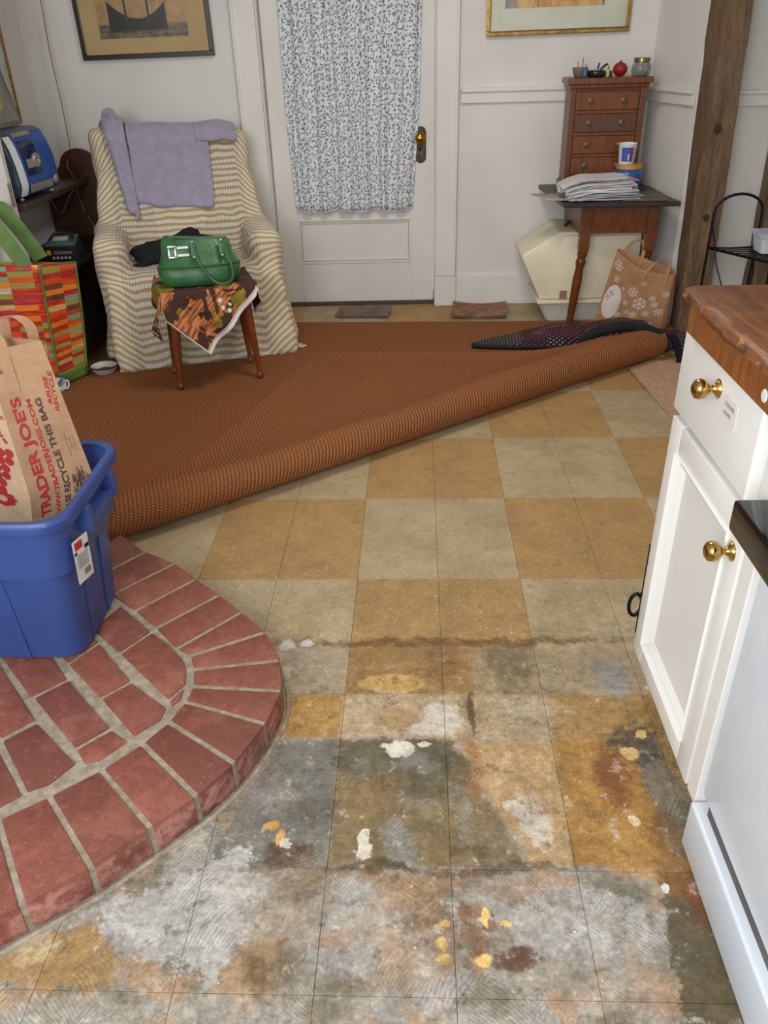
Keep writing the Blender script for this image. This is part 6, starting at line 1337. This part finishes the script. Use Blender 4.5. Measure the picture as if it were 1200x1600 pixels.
# ---------------------------------------------------------------- base cabinet, worktop, dishwasher
def white_paint():
    q = NB('cabinet_white'); o = q.obj(); n = q.noise(o, 3., 3); q.bump(q.noise(o, 60., 3), .04, .003)
    return q.fin(q.mix(q.ramp(n, .3, .7), lin((232, 231, 228)), lin((226, 225, 222))), .34)
M_CAB = white_paint()
CX = .66
cab = tag(empty('base_cabinet', (.98, -.60, 0)), 'white kitchen base cabinet with one drawer, panelled door and brass knobs', 'cabinet')
ox, oy = .98, -.60
def cb_(x0, x1, y0, y1, z0, z1, **k): return bx(x0 - ox, x1 - ox, y0 - oy, y1 - oy, z0, z1, **k)
obj('carcass', cb_(.686, 1.28, -.845, -.412, .10, .848, bev=.001), M_CAB, cab)
obj('toe_kick', cb_(.735, 1.26, -.845, -.425, .0, .10), M_CAB, cab)
dw = obj('drawer', cb_(.660, .684, -.775, -.404, .690, .845, bev=.005, seg=3), M_CAB, cab, smooth=True, angle=40)
def slope_frame(y0, y1, z0, z1, x_out, x_in, w):
    """ring of four mitred sloping boards around a recessed field (front = -X)"""
    bm = bmesh.new(); o = [(y0, z0), (y1, z0), (y1, z1), (y0, z1)]; i = [(y0 + w, z0 + w), (y1 - w, z0 + w), (y1 - w, z1 - w), (y0 + w, z1 - w)]
    O = [bm.verts.new((x_out - ox, y - oy, z)) for y, z in o]; I = [bm.verts.new((x_in - ox, y - oy, z)) for y, z in i]
    B1 = [bm.verts.new((.684 - ox, y - oy, z)) for y, z in o]; B2 = [bm.verts.new((.684 - ox, y - oy, z)) for y, z in i]
    for k in range(4):
        l = (k + 1) % 4; bm.faces.new((O[k], O[l], I[l], I[k])); bm.faces.new((O[k], B1[k], B1[l], O[l])); bm.faces.new((I[k], I[l], B2[l], B2[k])); bm.faces.new((B1[k], B2[k], B2[l], B1[l]))
    return bm
DY0, DY1, DZ0, DZ1 = -.838, -.418, .098, .676
DY0, DY1 = -.806, -.412
dr = empty('door', (0, 0, 0)); dr.parent = cab
bpy.data.objects.remove(dr)
SW = .058
bm = bmesh.new()
for (ya, yb_, za, zb) in ((DY0, DY0 + SW, DZ0, DZ1), (DY1 - SW, DY1, DZ0, DZ1), (DY0 + SW, DY1 - SW, DZ0, DZ0 + SW), (DY0 + SW, DY1 - SW, DZ1 - SW, DZ1)): box(bm, .660 - ox, .683 - ox, ya - oy, yb_ - oy, za, zb, bev=.003)
dr = obj('door', bm, M_CAB, cab, smooth=True, angle=40)
obj('moulding', slope_frame(DY0 + SW - .004, DY1 - SW + .004, DZ0 + SW - .004, DZ1 - SW + .004, .655, .668, .012), M_CAB, dr)
obj('moulding', slope_frame(DY0 + SW + .012, DY1 - SW - .012, DZ0 + SW + .012, DZ1 - SW - .012, .664, .676, .016), M_CAB, dr)
obj('panel', cb_(.674, .682, DY0 + SW + .020, DY1 - SW - .020, DZ0 + SW + .02, DZ1 - SW - .02), M_CAB, dr)
obj('stile', cb_(.662, .690, -.852, -.812, .098, .848, bev=.002), M_CAB, cab)
kp = [(.016, 0), (.017, .002), (.009, .006), (.006, .012), (.006, .016), (.010, .019), (.0155, .024), (.0175, .031), (.0155, .039), (.009, .043), (.001, .044)]
def knob(y, z, parent): 
    k = obj('knob', lathe(bmesh.new(), kp, 26, M=Matrix.Translation((.6605 - ox, y - oy, z)) @ Matrix.Rotation(-PI / 2, 4, 'Y')), M_BRASS, parent, smooth=True); k['label'] = 'round polished brass knob'; return k
knob(-.600, .806, dw); knob(-.775, .602, dr)
# handwritten slip on the drawer
slip = obj('label_slip', cb_(.6590, .6597, -.690, -.632, .770, .812), plain('slip_clear', (231, 230, 227), .3, var=.02), dw)
qf = quad_fn([(.6588 - ox, -.632 - oy, .770), (.6588 - ox, -.690 - oy, .770), (.6588 - ox, -.690 - oy, .812), (.6588 - ox, -.632 - oy, .812)], .0006)
bm = bmesh.new(); text_on(bm, "SCISSORS", qf, .48, .68, .16, .0, 1.3); text_on(bm, "KNIVES", qf, .40, .34, .16, .0, 1.3); obj('handwriting', bm, plain('pencil_ink', (92, 90, 92), .7), slip)
# iron ring hanging on the far end panel
ir = tag(empty('iron_ring', (.690, -.4085, .235)), 'dark iron ring hanging on the far end of white cabinet', 'ring')
obj('ring', tube(bmesh.new(), [(-.035 + .014 * math.cos(2 * PI * k / 24), .014 , -.030 + .030 * math.sin(2 * PI * k / 24)) for k in range(24)], .0042, 8, closed=True), M_IRON, ir, smooth=True)
obj('backplate', bx(-.030, .03, -.002, .004, -.10, .14, bev=.001), M_IRON, ir); obj('staple', tube(bmesh.new(), [(-.020, .002, 0), (-.028, .012, .002), (-.035, .014, .0), (-.028, .012, -.006), (-.020, .002, -.008)], .003, 6), M_IRON, ir)

def top_wood():
    q = NB('worktop_pine'); o = q.obj(); g = q.noise(q.map(o, sc=(14, 1.4, 14)), 3.2, 6, .62, dist=.8); k = q.noise(o, 7., 4); s = q.sep(o)
    c = q.mix(q.ramp(g, .3, .72), lin((136, 80, 36)), lin((94, 51, 24))); c = q.mix(q.math('MULTIPLY', q.ramp(k, .52, .72), .6), c, lin((74, 42, 26)))
    ch_ = q.noise(q.vm('ADD', o, (2, 5, 1)), 26., 5, .65)
    fe = q.math('MULTIPLY', q.ramp(s[0], -.335, -.350), q.ramp(s[2], .885, .90))
    c = q.mix(q.math('MULTIPLY', fe, q.ramp(ch_, .52, .60)), c, lin((60, 44, 38))); c = q.mix(q.math('MULTIPLY', fe, q.ramp(ch_, .44, .38)), c, lin((190, 136, 74)))
    q.bump(q.math('ADD', g, q.math('MULTIPLY', ch_, .6)), .35, .006); return q.fin(c, .36)
M_WT = top_wood()
wk = tag(empty('worktop', (.98, -.60, 0)), 'thick brown wooden worktop with chipped rustic front edge', 'worktop')
def wt_f(bm):
    n = 40; R = []
    prof = [(.660, .896), (.644, .899), (.634, .912), (.637, .923), (.648, .928), (.9, .928), (1.30, .928), (1.30, .896)]
    for j in range(n + 1):
        y = -1.55 + (1.55 - .428) * j / n; r = []
        for i, (x, z) in enumerate(prof):
            dx = (.010 * nz((y * 9, i * .4, 0), 1., 3.) + .006 * nz((y * 31, i, 2), 1., 7.)) if i in (1, 2, 3, 4) else 0
            yy = y + (.012 * nz((x * 8, z * 30, 0), 1., 2.) if j == n and i < 5 else 0)
            r.append(bm.verts.new((x + dx - ox, yy - oy, z + (.003 * nz((y * 20, x * 9, 1), 1.) if i in (3, 4) else 0))))
        R.append(r)
    m = len(prof)
    for a, b in zip(R, R[1:]):
        for k in range(m): bm.faces.new((a[k], a[(k + 1) % m], b[(k + 1) % m], b[k]))
    bm.faces.new(R[0][::-1]); bm.faces.new(R[-1]); return bm
obj('slab', wt_f(bmesh.new()), M_WT, wk, smooth=True, angle=45)
obj('support_board', cb_(.650, .70, -1.55, -.434, .849, .8955, bev=.002), wood('support_pine', (158, 96, 46), (128, 74, 34), (2, 10, 2), .4), wk)
obj('chip', lathe(bmesh.new(), [(.010, 0), (.009, .001), (.001, .0012)], 12, M=Matrix.Translation((.6497 - ox, -.785 - oy, .870)) @ Matrix.Rotation(math.radians(-90), 4, 'Y')), M_WHITE, wk)

M_DW = plain('appliance_white', (214, 222, 232), .22, var=.03, vscale=3); M_BLKG = plain('black_gloss', (18, 18, 20), .06, var=.05)
dwr = tag(empty('dishwasher', (.95, -1.20, 0)), 'white dishwasher with black glossy control panel beside the cabinet', 'dishwasher')
def dx(x0, x1, y0, y1, z0, z1, **k): return bx(x0 - .95, x1 - .95, y0 + 1.20, y1 + 1.20, z0, z1, **k)
obj('casing', dx(.70, 1.25, -1.46, -.862, .02, .846), M_DW, dwr)
dd = obj('front_door', dx(.666, .70, -1.46, -.866, .146, .690, bev=.005, seg=3), M_DW, dwr, smooth=True, angle=40)
cpn = obj('control_panel', dx(.604, .70, -1.46, -.862, .700, .748, bev=.006, seg=2), M_BLKG, dwr, smooth=True, angle=40)
obj('upper_fascia', dx(.652, .70, -1.46, -.868, .752, .842, bev=.005), M_DW, dwr)
obj('handle', dx(.630, .652, -1.40, -.915, .790, .822, bev=.008), M_BLKG, dwr, smooth=True, angle=40)
obj('kick_plate', dx(.652, .70, -1.46, -.858, .004, .116, bev=.006, seg=3), M_DW, dwr, smooth=True, angle=40)
obj('seal_strip', dx(.671, .70, -1.46, -.890, .117, .145), plain('seal_brown', (84, 76, 72), .5), dwr)
